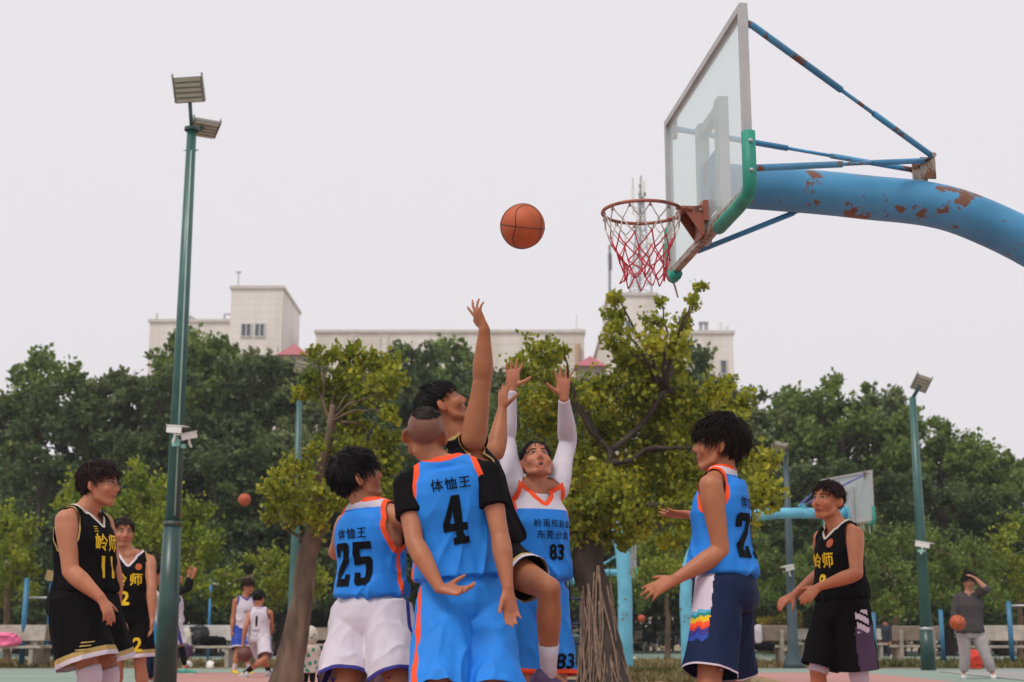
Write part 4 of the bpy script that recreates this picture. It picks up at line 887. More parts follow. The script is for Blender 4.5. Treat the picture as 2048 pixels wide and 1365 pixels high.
def body(P, root, col, voxel, scalp=None, hands=True):
    mb = MB(); B = P.bulk
    T = [(-.24, .07, .07, 0), (-.14, .135, .105, -.005), (0, .162, .115, -.008), (.12, .160, .112, -.004), (.32, .140, .102, .004), (.55, .150, .108, .006), (.75, .166, .118, .004), (.9, .158, .104, -.004), (1.0, .125, .080, -.010), (1.08, .080, .060, -.010)]
    mb.loft([tors(P, t, w*B, d*B, y) for t, w, d, y in T]); U, Fm = arm_prof(P); Th, Sh = leg_prof(P)
    for s, nm in ((1, 'L'), (-1, 'R')):
        j = P.j; sh, el, wr, hip, kn, an = (j[q+nm] for q in ('sh', 'el', 'wr', 'hip', 'kn', 'an'))
        limb(mb, sh, el, U); limb(mb, el, wr, Fm); mb.ball(sh, .0548*P.arm*P.k); mb.ball(el, .040*P.arm*P.k)
        nb = P.C+P.U*.07*P.k-P.F*.02*P.k
        mb.tube([nb, nb.lerp(sh, .5)+P.U*.008*P.k, sh], [.052*P.k, .049*P.k, .050*P.k], 12)
        for q in (.45, .85): mb.tube([P.P.lerp(P.C, q)+P.L*s*.10*P.k, P.C.lerp(sh, .6)-P.U*.04*P.k, sh], [.05*P.k, .055*P.k, .045*P.k], 10)   # pectoral and lat mass
        limb(mb, hip, kn, Th, 18); limb(mb, kn, an, Sh, 16); mb.ball(kn, .055*P.k)
        mb.ball(an.lerp(kn, .22)+(kn-an).cross(P.LH).normalized()*0, .036*P.k)
        ft = j['ft'+nm]; dn = math.radians(j['ftp'+nm]); fd = ft*math.cos(dn)-Vector((0, 0, 1))*math.sin(dn)
        mb.tube([an, an+fd*.05*P.k-Vector((0, 0, .02))*P.k, an+fd*.14*P.k-Vector((0, 0, .045))*P.k], [.036*P.k, .034*P.k, .026*P.k], 10)
        h = j['hand'+nm]; fdir = (wr-el).normalized(); dr = Vector(h['d']) if 'd' in h else fdir; pn = Vector(h['p']) if 'p' in h else -P.L*s
        kw = {q: h[q] for q in ('curl', 'spread', 'thumb', 'tcurl') if q in h}
        hand_mesh(mb, P, s, wr, dr, pn, **kw)
    head_mesh(mb, P)
    me = remesh(mb, voxel, 9); n = len(me.vertices); co = np.empty(n*3, np.float32); me.vertices.foreach_get('co', co); co = co.reshape(-1, 3)
    R = np.array(P.HM.inverted()); lc = (co-np.array(P.H))@R.T/P.hs
    c = np.tile(np.array(col), (n, 1)); x, y, z = lc.T
    inh = (np.abs(x) < .1) & (np.abs(y) < .14) & (np.abs(z) < .14)
    def blend(m, tc, a): c[m] = c[m]*(1-a[m][:, None])+np.array(tc)[None]*a[m][:, None]
    g = lambda cx, cy, cz, r: np.exp(-(((x-cx)/r[0])**2+((y-cy)/r[1])**2+((z-cz)/r[2])**2))
    lipc = (col[0]*.80, col[1]*.42, col[2]*.44)
    if P.mouth < .5: blend(inh, lipc, np.clip(1.3*g(0, .092, -.064, (.021, .03, .0105)), 0, .85))
    else: blend(inh, lipc, np.clip(1.2*g(0, .09, -.068, (.027, .03, .021)), 0, .75))
    for s in (-1, 1):
        blend(inh, (col[0]*.98, col[1]*.72, col[2]*.66), .45*g(s*.045, .07, -.03, (.026, .05, .026))); blend(inh, (col[0]*.95, col[1]*.62, col[2]*.55), .6*g(s*.082, -.012, -.01, (.012, .03, .04)))
        blend(inh, (col[0]*.62, col[1]*.52, col[2]*.5), .5*g(s*.031, .08, .010, (.020, .03, .010)))
    blend(inh, (col[0]*.95, col[1]*.68, col[2]*.62), .5*g(0, .105, -.03, (.018, .02, .016)))
    if scalp is not None:
        lim = .05*np.clip((y+.02)/.10, 0, 1)-.055*np.clip(-(y+.0)/.09, 0, 1)-.0
        a = np.clip((z-lim)/.035, 0, 1)*scalp[1]; blend(inh, scalp[0], a)
    for nm in 'LR':                                        # redder knuckles, knees and elbows
        for jn, rr, am in (('wr', .17, .30), ('kn', .09, .25), ('el', .06, .3)):
            dd = np.linalg.norm(co-np.array(P.j[jn+nm]), axis=1); a = am*np.clip(1.2-dd/rr, 0, 1); c[:] = c*(1-a[:, None])+np.array((col[0]*.93, col[1]*.66, col[2]*.58))[None]*a[:, None]
    at = me.color_attributes.new('tint', 'FLOAT_COLOR', 'POINT'); at.data.foreach_set('color', np.concatenate([c, np.ones((n, 1))], 1).astype(np.float32).ravel())
    P.bvh = BVHTree.FromPolygons([Vector(v) for v in co], [tuple(p.vertices) for p in me.polygons])
    me.transform(Matrix.Translation(-P.org)); me.materials.clear()
    o = link('body', me, SKIN, root, True); face(P, o); return o
def surf(P, x, z, out=0.0):
    """point on the face at head-local (x,z)"""
    s = hl(P, x, .25, z); h = P.bvh.ray_cast(s, -P.hf, .5)
    if h[0] is None: return hl(P, x, .085, z)
    return h[0]+P.hf*out*P.hs
def face(P, o):
    k = P.hs; par = o
    for s in (-1, 1):
        c = surf(P, s*.031, .009, -.0065); q = MB(); q.ball(c, (.0145*k, .0095*k, .0062*k), P.HM, 12, 8); e = q.build('eye', EYE_W, par, P.org, True)
        q = MB(); q.ball(c+P.hf*.0062*k, (.0058*k, .0042*k, .0056*k), P.HM, 10, 6); q.build('iris', EYE_D, e, P.org, True)
        q = MB(); pts = [surf(P, s*a, b, .0008) for a, b in ((.0155, .0085), (.024, .0155), (.033, .0165), (.041, .0125), (.0465, .008))]; q.tube(pts, [.0012*k, .0022*k, .0024*k, .002*k, .001*k], 6); q.build('eyelid', EYE_D, par, P.org, True)
        q = MB(); pts = [surf(P, s*a, b, .001) for a, b in ((.013, .026), (.022, .0305), (.034, .033), (.045, .030), (.053, .024))]; q.tube(pts, [.0032*k, .0042*k, .004*k, .003*k, .0012*k], 6, ref=P.hf, flat=.9); q.build('eyebrow', HAIRS['black'], par, P.org, True)
        q = MB(); q.ball(surf(P, s*.0105, -.040, .0), (.0035*k, .003*k, .0025*k), P.HM, 8, 5); q.build('nostril', MOUTH, par, P.org, True)
    if P.mouth < .5:
        q = MB(); q.tube([surf(P, a, b, .0006) for a, b in ((-.023, -.0635), (-.010, -.0632), (0, -.0645), (.010, -.0632), (.023, -.0635))], [.0010*k, .0018*k, .0016*k, .0018*k, .0010*k], 5); q.build('mouth', MOUTH, par, P.org, True)
    else:
        q = MB(); q.ball(hl(P, 0, .078, -.068), (.017*k, .012*k, .0115*k), P.HM, 12, 8); q.build('mouth', MOUTH, par, P.org, True)
def hair(P, root, m, seed=0, vol=.10, ln=.045, front=.055, side=.005, back=-.075, n=650, fringe=.6, puff=0.0, rough=.012, cut=None):
    rd = random.Random(seed); k = P.hs; ctr = Vector((0, -.014, .034)); R = Vector((.077*(1+vol), .097*(1+vol*.9), .084*(1+vol*1.2)))
    def line(u):
        f = u.y
        return (front*f+side*(1-f)) if f > 0 else (back*(-f)+side*(1+f))
    def at(u, s=1.0):
        nz = 1+.045*noise.noise(u*3+Vector((seed, 0, 0)))+puff*max(0, u.z)
        return ctr+Vector((u.x*R.x, u.y*R.y, u.z*R.z))*nz*s
    mb = MB(); nu, nv = 44, 30; grid = {}
    for i in range(nv+1):
        for j in range(nu):
            th = math.pi*i/nv; ph = 2*math.pi*j/nu; u = Vector((math.sin(th)*math.cos(ph), math.sin(th)*math.sin(ph), math.cos(th))); p = at(u, .985); grid[i, j] = len(mb.v)
            h = Vector((u.x, u.y, 0)); h = h.normalized() if h.length > 1e-4 else Vector((0, 1, 0)); lo = line(h)
            if p.z < lo: p = Vector((p.x*.93, p.y*.93, max(p.z, lo-.004)))
            mb.v.append(tuple(P.H+P.HM @ p*k))
    for i in range(nv):
        for j in range(nu):
            j2 = (j+1) % nu; th = math.pi*(i+.5)/nv; ph = 2*math.pi*(j+.5)/nu; u = Vector((math.sin(th)*math.cos(ph), math.sin(th)*math.sin(ph), math.cos(th)))
            h = Vector((u.x, u.y, 0)).normalized()
            if at(u).z > line(h)-.012 and (cut is None or cut(at(u))): mb.f.append((grid[i, j], grid[i+1, j], grid[i+1, j2], grid[i, j2]))
    cnt = 0; n = int(n*2.1)
    while cnt < n:
        u = Vector((rd.gauss(0, 1), rd.gauss(0, 1), rd.gauss(.35, 1))).normalized(); p = at(u, .97); h = Vector((u.x, u.y, 0)); h = h.normalized() if h.length > .01 else Vector((0, 1, 0))
        if p.z < line(h)+.004 or (cut is not None and not cut(p)): continue
        cnt += 1; crown = Vector((.01, -.055, .12)); fl = (p-crown); fl = (fl-u*fl.dot(u)); fl = fl.normalized() if fl.length > 1e-4 else Vector((0, 1, 0))
        fl = (fl+Vector((rd.gauss(0, .25), rd.gauss(0, .25), rd.gauss(0, .2)))).normalized(); L = ln*rd.uniform(.55, 1.25)
        if u.y > .3: L *= 1+fringe*.6
        elif u.y < -.4: L *= .8
        pts = [p]; q = p; lift = rd.uniform(.02, .30)+rough*9*rd.random(); dcur = (fl+u*lift).normalized()
        for sgm in range(3):
            q = q+dcur*L/3; pts.append(q); dcur = (dcur+Vector((0, 0, -.22 if u.y > .2 else -.30))+u*(-.18)).normalized()
        mb.tube([P.H+P.HM @ a*k for a in pts], [.0022*k, .0023*k, .0018*k, .0003*k], 3)
    return mb.build('hair', m, root, P.org, True)
# ---- garments
def fold(me, P, amp, sx=11, sz=3.2, seed=0, extra=None):
    n = len(me.vertices); inv = Matrix((P.L, P.F, P.U)); C = P.C; me.calc_loop_triangles()
    vs = me.vertices; nrm = [v.normal.copy() for v in vs]
    for i, v in enumerate(vs):
        l = inv @ (v.co-C); q = Vector((l.x*sx+seed, l.y*sx+l.z*1.6, l.z*sz)); a = noise.noise(q); b = noise.noise(q*2.1+Vector((5, 1, 7))); d = Vector((l.x*sx*.75+l.z*3.4+seed, l.y*sx*.75-l.z*1.5, l.z*sz*.75-l.x*2.0)); c = (1-min(1, 1.6*abs(noise.noise(d))))**3
        g = amp if extra is None else amp*extra(l, v.co)
        v.co += nrm[i]*g*(a*.65+b*.25+c*.85-.22)
    me.update()
def isocut(bm, vals, iso):
    new = set()
    for e_ in [e_ for e_ in bm.edges if (vals[e_.verts[0]]-iso)*(vals[e_.verts[1]]-iso) < 0]:
        a, b_ = e_.verts; t = (iso-vals[a])/(vals[b_]-vals[a]); t = min(.97, max(.03, t)); ne, nv = bmesh.utils.edge_split(e_, a, t); vals[nv] = iso; new.add(nv)
    for f in bm.faces[:]:
        q = [v for v in f.verts if v in new]
        if len(q) == 2:
            i, j = [k for k, v in enumerate(f.verts) if v in new]
            if (j-i) % len(f.verts) not in (1, len(f.verts)-1): bmesh.utils.face_split(f, q[0], q[1])
def garment(P, root, pieces, voxel, planes, classify, parts, amp=.005, sx=11, sz=3.2, seed=0, extra=None, smooth=3, trims=(), fields0=()):
    """parts: list of (tag, part name, material, parent tag or None)"""
    me = remesh(pieces, voxel, smooth)
    if amp: fold(me, P, amp, sx, sz, seed, extra)
    bm = bmesh.new(); bm.from_mesh(me); bpy.data.meshes.remove(me)
    for co, no in planes: bmesh.ops.bisect_plane(bm, geom=bm.verts[:]+bm.edges[:]+bm.faces[:], plane_co=co, plane_no=no, dist=1e-6)
    for fn in fields0: isocut(bm, {v: fn(v.co) for v in bm.verts}, 0.0)
    bmesh.ops.delete(bm, geom=[f for f in bm.faces if classify(f.calc_center_median()) is None], context='FACES'); fields = []
    bmesh.ops.holes_fill(bm, edges=[e_ for e_ in bm.edges if e_.is_boundary], sides=26)
    for tg, wd_, pred in trims:
        pts = [v.co.copy() for v in bm.verts if v.is_boundary and pred(v.co)]
        if not pts: continue
        kd = KDTree(len(pts)); [kd.insert(p, i) for i, p in enumerate(pts)]; kd.balance()
        vals = {v: kd.find(v.co)[2] for v in bm.verts}; isocut(bm, vals, wd_); fields.append((tg, wd_, kd))
    bm.verts.ensure_lookup_table(); bm.verts.index_update(); vs = [v.co.copy() for v in bm.verts]; allf = []; objs = {}
    by = {}
    for f in bm.faces:
        cc = f.calc_center_median(); t = classify(cc)
        for tg, wd_, kd in fields:
            if kd.find(cc)[2] < wd_: t = tg
        if t: by.setdefault(t, []).append([v.index for v in f.verts])
    for t, nm, m, par in parts:
        if t not in by: continue
        ids = {}; fl = []
        for f in by[t]: fl.append([ids.setdefault(i, len(ids)) for i in f])
        vv = [None]*len(ids)
        for i, q in ids.items(): vv[q] = vs[i]-P.org
        m2 = bpy.data.meshes.new(nm); m2.from_pydata(vv, [], fl); m2.update(); objs[t] = link(nm, m2, m, objs[par] if par and par in objs else root, True); allf += by[t]
    P.gb = BVHTree.FromPolygons(vs, allf); bm.free(); return objs
SLAB = {'2': [[(0, 5.8), (4, 5.8), (4, 6.5), (3.5, 7), (.5, 7), (0, 6.5)], [(0, 4.8), (1.35, 4.8), (1.35, 5.8), (0, 5.8)], [(2.65, 4.4), (4, 4.0), (4, 5.8), (2.65, 5.8)], [(0, 1.2), (1.4, 1.2), (4, 4.0), (2.65, 4.4), (0, 2.1)], [(0, 0), (4, 0), (4, 1.2), (0, 1.2)], [(2.9, 1.2), (4, 1.2), (4, 1.9), (2.9, 1.9)]],
 '5': [[(0, 5.8), (4, 5.8), (4, 7), (0, 7)], [(0, 3.3), (1.35, 3.3), (1.35, 5.8), (0, 5.8)], [(1.35, 3.4), (4, 3.4), (4, 4.1), (3.5, 4.6), (1.35, 4.6)], [(2.65, 1.2), (4, 1.2), (4, 3.4), (2.65, 3.4)], [(.5, 0), (3.5, 0), (4, .5), (4, 1.2), (0, 1.2), (0, .5)], [(0, 1.2), (1.35, 1.2), (1.35, 2.1), (0, 2.1)]],
 '4': [[(2.0, 3.0), (3.4, 3.0), (3.4, 7), (2.0, 7)], [(0, 1.9), (4.1, 1.9), (4.1, 3.0), (0, 3.0)], [(0, 3.0), (1.2, 3.0), (2.0, 4.9), (2.0, 7)], [(2.0, 1.0), (3.4, 1.0), (3.4, 1.9), (2.0, 1.9)], [(1.4, 0), (4.1, 0), (4.1, 1.0), (1.4, 1.0)]],
 '1': [[(1.2, 1.1), (2.7, 1.1), (2.7, 7), (1.2, 7)], [(.2, 5.5), (1.2, 5.7), (1.2, 7), (.2, 6.2)], [(.1, 0), (3.8, 0), (3.8, 1.1), (.1, 1.1)]]}
def slab_bm(text):
    bm = bmesh.new(); x = 0
    for ch in text:
        for poly in SLAB[ch]: bm.faces.new([bm.verts.new((px+x, py, 0)) for px, py in poly])
        x += 5.0
    return bm
def decal(P, text, c, rt, up, nrm, h, m, par, bold=.0, wide=1.0, name='lettering', lift=.0055, gap=1.0, slant=0, slab=False):
    """flat print laid on the cloth: c is the middle of the text in space, nrm points out of the cloth"""
    if slab: bm = slab_bm(text); me = None
    if not slab: cu = bpy.data.curves.new('t', 'FONT')
    if not slab: cu.body = text; cu.offset = bold; cu.space_character = gap; cu.resolution_u = 3; cu.shear = slant
    if not slab: o = bpy.data.objects.new('t', cu); COL.objects.link(o); dg = bpy.context.evaluated_depsgraph_get(); dg.update()
    if not slab: me = bpy.data.meshes.new_from_object(o.evaluated_get(dg)); bpy.data.objects.remove(o); bpy.data.curves.remove(cu)
    if not slab: bm = bmesh.new(); bm.from_mesh(me); bpy.data.meshes.remove(me)
    bmesh.ops.remove_doubles(bm, verts=bm.verts[:], dist=1e-5); bmesh.ops.triangulate(bm, faces=bm.faces[:])
    xs = [v.co.x for v in bm.verts]; ys = [v.co.y for v in bm.verts]; cx, cy = (min(xs)+max(xs))/2, (min(ys)+max(ys))/2; s = h/(max(ys)-min(ys))
    for v in bm.verts: v.co = Vector(((v.co.x-cx)*s*wide, (v.co.y-cy)*s, 0))
    for it in range(4):
        ed = [e_ for e_ in bm.edges if e_.calc_length() > .015]
        if not ed: break
        bmesh.ops.subdivide_edges(bm, edges=ed, cuts=1); bmesh.ops.triangulate(bm, faces=bm.faces[:])
    bad = []
    for v in bm.verts:
        p = c+rt*v.co.x+up*v.co.y+nrm*.35; hit = P.gb.ray_cast(p, -nrm, .6)
        if hit[0] is None: bad.append(v); continue
        nn = hit[1] if hit[1].dot(nrm) > 0 else -hit[1]; v.co = hit[0]+nn*lift-P.org
    if bad: bmesh.ops.delete(bm, geom=bad, context='VERTS')
    m2 = bpy.data.meshes.new(name); bm.to_mesh(m2); bm.free(); return link(name, m2, m, par)
def jersey(P, root, main, trim, seed, voxel=.0075, stripe=None, yoke=None, hem_t=.18, strap=.150, low=-.20, trimw=.026, collar=None, vdeep=.0, amp=.016, loose=1.0, piping=None, name='jersey', trim2=None):
    mb = MB(); B = P.bulk*loose; k = P.k
    T = [(hem_t-.015, .158, .124, 0), (hem_t+.02, .186, .152, 0), (hem_t+.08, .184, .148, .003), (.42, .170, .132, .005), (.58, .171, .130, .006), (.75, .184, .136, .004), (.9, .180, .124, -.006), (1.0, .150, .110, -.016), (1.08, .105, .098, -.018)]
    mb.loft([tors(P, t, w*B, d*B, y) for t, w, d, y in T])
    for s, nm in ((1, 'L'), (-1, 'R')):
        sh = P.j['sh'+nm]; nb = P.C+P.U*.07*k-P.F*.02*k
        mb.tube([nb, nb.lerp(sh, .5)+P.U*.008*k, sh], [.063*k, .059*k, .061*k], 12)
        for q in (.45, .85): mb.tube([P.P.lerp(P.C, q)+P.L*s*.10*k, P.C.lerp(sh, .6)-P.U*.04*k, sh], [.062*k, .066*k, .056*k], 10)
        mb.ball(sh, .066*P.arm*k)
    nb = P.C+P.U*.045*k-P.F*.004*k; hb = hl(P, 0, -.022, -.05); mb.tube([nb-P.U*.06*k, nb, nb.lerp(hb, .45)], [.073*k, .077*k*P.fat**.5, .072*k*P.fat**.5], 18)
    C, L, Fw, U = P.C, P.L, P.F, P.U; inv = Matrix((L, Fw, U))
    loc = lambda c: inv @ (c-C)
    an = {s: Vector((s*(-low+.02)*1.0, 0, .05)).normalized() for s in (1, -1)}
    a0 = {s: Vector((s*strap*k, 0, .03*k)) for s in (1, -1)}
    toW = lambda v: L*v.x+Fw*v.y+U*v.z
    slope = .62; zb, zf = .112*k, (.020-vdeep)*k; yb, yf = -.085*k, .10*k; tl = (zf-zb)/(yf-yb)
    def neckf(c):
        l = inv @ (c-C); sf = .075*k*min(1, max(0, (.06*k-l.y)/(.10*k)))+.004*k
        return .8*(l.z-(zb+tl*(l.y-yb))-slope*1.1*(math.sqrt(l.x*l.x+sf*sf)-sf))
    planes = []; tw = trimw*k
    for s in (1, -1):
        planes.append((C+toW(a0[s]), toW(an[s])))
    sw_ = .012*k
    if stripe:
        for o in (-sw_, sw_): planes.append((C+Fw*o, Fw))
    if yoke: planes.append((C+U*yoke*k, U))
    hz = (hem_t-1)*(P.C-P.P).length
    def isarm(c, s):
        l = loc(c); return l.x*s > 0 and abs((l-a0[s]).dot(an[s])) < .004
    def isneck(c):
        l = loc(c); s = 1 if l.x > 0 else -1; return abs((l-a0[s]).dot(an[s])) >= .004 and l.z > -.2*k
    def cl(c):
        l = loc(c); s = 1 if l.x > 0 else -1; da = (l-a0[s]).dot(an[s]); zlow = -.30*k
        dn = neckf(c)
        if da > 0 and l.z > zlow: return None
        if dn > 0: return None
        if stripe and abs(l.y) < sw_ and l.z < -.12*k and abs(l.x) > .09*k: return 'stripe'+('L' if s > 0 else 'R')
        if yoke and l.z > yoke*k: return 'yoke'
        return 'main'
    ob = garment(P, root, mb, voxel, planes, cl, [('main', name, main, None), ('trimL', 'armhole_trim', trim, 'main'), ('trimR', 'armhole_trim', trim, 'main'), ('collar', 'collar', collar or trim, 'main'), ('stripeL', 'side_stripe', stripe, 'main'), ('stripeR', 'side_stripe', stripe, 'main'), ('yoke', 'shoulder_panel', yoke and FB['white'], 'main')],
                 amp=amp*k, seed=seed, extra=lambda l, co: .12+1.5*min(1, max(0, (-.06*k-l.z)/(.3*k))),
                 fields0=[neckf], trims=[('collar', max(tw, .018*k), lambda c: isneck(c)), ('trimL', tw, lambda c: isarm(c, 1)), ('trimR', tw, lambda c: isarm(c, -1))])
    return ob['main']
def shorts(P, root, main, seed, hem=.92, waist=.27, r0=.112, r1=.128, band=None, bandw=.03, band2=None, stripe=None, stripew=.014, voxel=.0085, amp=.009, panel=None, name='shorts', loose=1.0, parts=None, flare=1.0):
    mb = MB(); B = P.bulk*loose; k = P.k
    T = [(waist, .146, .110, 0), (waist-.05, .154, .118, 0), (.10, .180, .140, -.004), (-.02, .192, .148, -.008), (-.12, .185, .145, -.008), (-.22, .150, .128, -.004)]
    mb.loft([tors(P, t, w*B, d*B, y) for t, w, d, y in reversed(T)])
    ax = {}
    for s, nm in ((1, 'L'), (-1, 'R')):
        hip, kn = P.j['hip'+nm], P.j['kn'+nm]; e_ = hip.lerp(kn, hem); ax[s] = (hip, (kn-hip).normalized(), (e_-hip).length)
        h2 = hip+P.LH*s*.006*k
        mb.tube([h2+Vector((0, 0, .03*k)), h2.lerp(e_, .3), h2.lerp(e_, .65), e_], [r0*B*k, r0*1.04*B*k, (r0+r1)/2*B*k*flare**.5, r1*B*k*flare], 22)
    planes = []
    def near(c):
        b = None
        for s in (1, -1):
            h, d, L_ = ax[s]; t = (c-h).dot(d); r = (c-h-d*t).length
            if b is None or r < b[0]: b = (r, s, t, L_)
        return b
    for s in (1, -1):
        h, d, L_ = ax[s]; planes.append((h+d*(L_-.004*k), d))
        if band: planes.append((h+d*(L_-bandw*k), d))
        if band2: planes.append((h+d*(L_-bandw*k*1.9), d))
    def sfield(c):
        r, s, t, L_ = near(c); h, d, _ = ax[s]; return abs((c-h-d*max(0, t)).dot(P.FH))-stripew*k
    def cl(c):
        r, s, t, L_ = near(c); l = c-P.P; lx, ly = l.dot(P.LH), l.dot(P.FH)
        if t > L_-.004*k: return None
        sd = 'L' if s > 0 else 'R'
        if band and t > L_-bandw*k: return 'band'+sd
        if band2 and t > L_-bandw*k*1.9: return 'band2'+sd
        if stripe:
            h, d, _ = ax[s]; side = (c-h-d*t).dot(P.LH)*s
            if abs((c-h-d*max(0, t)).dot(P.FH)) < stripew*k and side > .03*k and c.z < P.P.z+.12*k: return 'stripe'+sd
        if panel:
            h, d, _ = ax[s]; q = panel(s, (c-h-d*max(0, t)).dot(P.FH)/k, (c-h-d*max(0, t)).dot(P.LH)*s/k, t/k, c)
            if q: return q
        return 'main'
    ob = garment(P, root, mb, voxel, planes, cl, [('main', name, main, None)]+[(a+s_, b, c, 'main') for s_ in 'LR' for a, b, c in (('band', 'hem_band', band), ('band2', 'hem_piping', band2), ('stripe', 'side_stripe', stripe))]+[(a, b, c, 'main') for a, b, c in (parts or [])],
                 amp=amp*k, sx=12, sz=1.5, seed=seed, fields0=[sfield] if stripe else [], extra=lambda l, co: .25+1.2*min(1, max(0, (P.P.z+.1*k-co.z)/(.45*k))))
    return ob['main']
def sleeves(P, root, m, off=.006, upto=1.0, torso=True, name='undershirt', voxel=.0075, amp=.003, neckcut=True, seed=0, wide=0, hem_t=.55, only=None):
    mb = MB(); k = P.k; U, Fm = arm_prof(P, off)
    for s, nm in ((1, 'L'), (-1, 'R')):
        if only and nm not in only: continue
        sh, el, wr = (P.j[q+nm] for q in ('sh', 'el', 'wr'))
        if upto <= .5: mb.tube([sh.lerp(el, t*upto*2) for t in (0, .3, .65, 1)], [(.062*P.arm+wide*t)*k for t in (0, .3, .65, 1)], 16)
        else:
            limb(mb, sh, el, [(t, r) for t, r in U]); limb(mb, el, el.lerp(wr, (upto-.5)*2), Fm); mb.ball(el, .040*P.arm*k+off)
        mb.ball(sh, .060*P.arm*k+off*.6)
        nb = P.C+P.U*.07*k-P.F*.02*k; mb.tube([nb, nb.lerp(sh, .5)+P.U*.008*k, sh], [.048*k, .050*k+off*.4, .054*k+off*.4], 12)
        if torso:
            for q in (.45, .85): mb.tube([P.P.lerp(P.C, q)+P.L*s*.10*k, P.C.lerp(sh, .6)-P.U*.04*k, sh], [.052*k+off*.5, .057*k+off*.5, .047*k+off*.5], 10)
    if torso:
        T = [(hem_t, .150, .108, .005), (.75, .168, .120, .004), (.9, .161, .108, -.004), (1.0, .128, .092, -.013), (1.07, .092, .080, -.015)]
        mb.loft([tors(P, t, w*P.bulk+off*.5, d*P.bulk+off*.5, y) for t, w, d, y in T])
    nk = P.C+P.U*.085*k-P.F*.03*k; nn = (P.U+P.F*.55).normalized()
    ob = garment(P, root, mb, voxel, [(nk, nn)], lambda c: None if ((c-nk).dot(nn) > 0 and (c-P.C).length < .16*k) else 'main', [('main', name, m, None)], amp=amp, seed=seed)
    return ob['main']
def tights(P, root, m, a=.5, b=1.0, side='LR', off=.004, name='leggings', seed=0):
    """sleeve over the leg from fraction a to b of hip..ankle (0.5 is the knee)"""
    out = None
    for nm in side:
        Th, Sh = leg_prof(P, off); hip, kn, an = (P.j[q+nm] for q in ('hip', 'kn', 'an')); pts, rs = [], []
        for t, r in Th:
            if t/2 >= a and t/2 <= b: pts.append(hip.lerp(kn, t)); rs.append(r)
        for t, r in Sh[1:]:
            if .5+t/2 >= a and .5+t/2 <= b: pts.append(kn.lerp(an, t)); rs.append(r)
        q = MB(); sp = spline(pts, 4); ii = [i*(len(rs)-1)/(len(sp)-1) for i in range(len(sp))]
        q.tube(sp, [rs[int(i)]*(1-i+int(i))+rs[min(int(i)+1, len(rs)-1)]*(i-int(i)) for i in ii], 20); out = q.build(name, m, root, P.org, True)
    return out
def shoes(P, root, m, sock=None, sockh=.16):
    for nm in 'LR':
        an, kn = P.j['an'+nm], P.j['kn'+nm]; k = P.k; dn = math.radians(P.j['ftp'+nm]); ft = P.j['ft'+nm]; fd = (ft*math.cos(dn)-Vector((0, 0, 1))*math.sin(dn)).normalized(); sd_ = fd.cross(Vector((0, 0, 1))).normalized(); up = sd_.cross(fd).normalized()
        base = an-up*.085*k; q = MB(); rings = []
        for y, w, h in ((-.075, .022, .05), (-.06, .034, .085), (-.02, .038, .105), (.03, .039, .095), (.08, .043, .07), (.13, .046, .055), (.17, .040, .045), (.195, .022, .03)):
            row = []
            for i in range(16):
                a = 2*math.pi*i/16; row.append(base+fd*y*k+sd_*(w*math.cos(a)*k)+up*((.5+.5*math.sin(a))*h*k+.012*k))
            rings.append(row)
        q.loft(rings); s_ = q.build('shoe', m, root, P.org, True)
        q = MB(); rings = []
        for zz in (0, .022):
            rings.append([base+fd*(y*k)+sd_*(w*k)+up*zz*k for y, w in ((-.078, 0), (-.06, .033), (0, .038), (.08, .045), (.15, .046), (.19, .028), (.20, 0), (.19, -.028), (.15, -.046), (.08, -.045), (0, -.038), (-.06, -.033))])
        q.loft(rings); q.build('sole', SHOE['sole'], s_, P.org)
        if sock:
            q = MB(); d = (kn-an).normalized(); q.tube([an-d*.03*k, an+d*.04*k, an+d*sockh*.6*k, an+d*sockh*k], [.040*k, .038*k, .042*k, .050*k], 16); q.build('sock', sock, root, P.org, True)
def person(P, label, group=None): 
    return empty('person', P.org, label, 'person', group)
BASE = (.45, .185, .096)
def ball(label, c, r=.121, axis=(0.25, .1, 1), col=(.46, .082, .018), dark=False, kind='basketball'):
    key = 'ball_dark' if dark else 'ball_orange'
    m = mat(key, (.13, .035, .025) if dark else col, .5, var=.12, vscale=12, bump=.25, bscale=220)
    root = empty('basketball', Vector(c)-Vector((0, 0, r)), label, kind, 'basketballs in play')
    q = MB(); q.ball((0, 0, r), r, None, 40, 28); q.build('cover', m, root, None, True)
    g = MB(); z = Vector(axis).normalized(); a, b_ = frame_of(z); c0 = Vector((0, 0, r)); s = mat('ball_seam', (.03, .015, .012), .6)
    for u, v in ((a, b_), (a, z)): g.tube(arc(c0, u, v, r*1.0, 0, 2*math.pi, 64), r*.021, 5, cap=False)
    for sg in (-1, 1):
        pts = []
        for i in range(65):
            t = 2*math.pi*i/64; lat = sg*(.62+.33*math.cos(2*t))
            pts.append(c0+(b_*math.sin(lat)+(a*math.cos(t)+z*math.sin(t))*math.cos(lat))*r)
        g.tube(pts, r*.021, 5, cap=False)
    g.build('seams', s, root, None, True); return root
Z = Vector((0, 0, 1)); V3 = lambda *a: Vector(a)
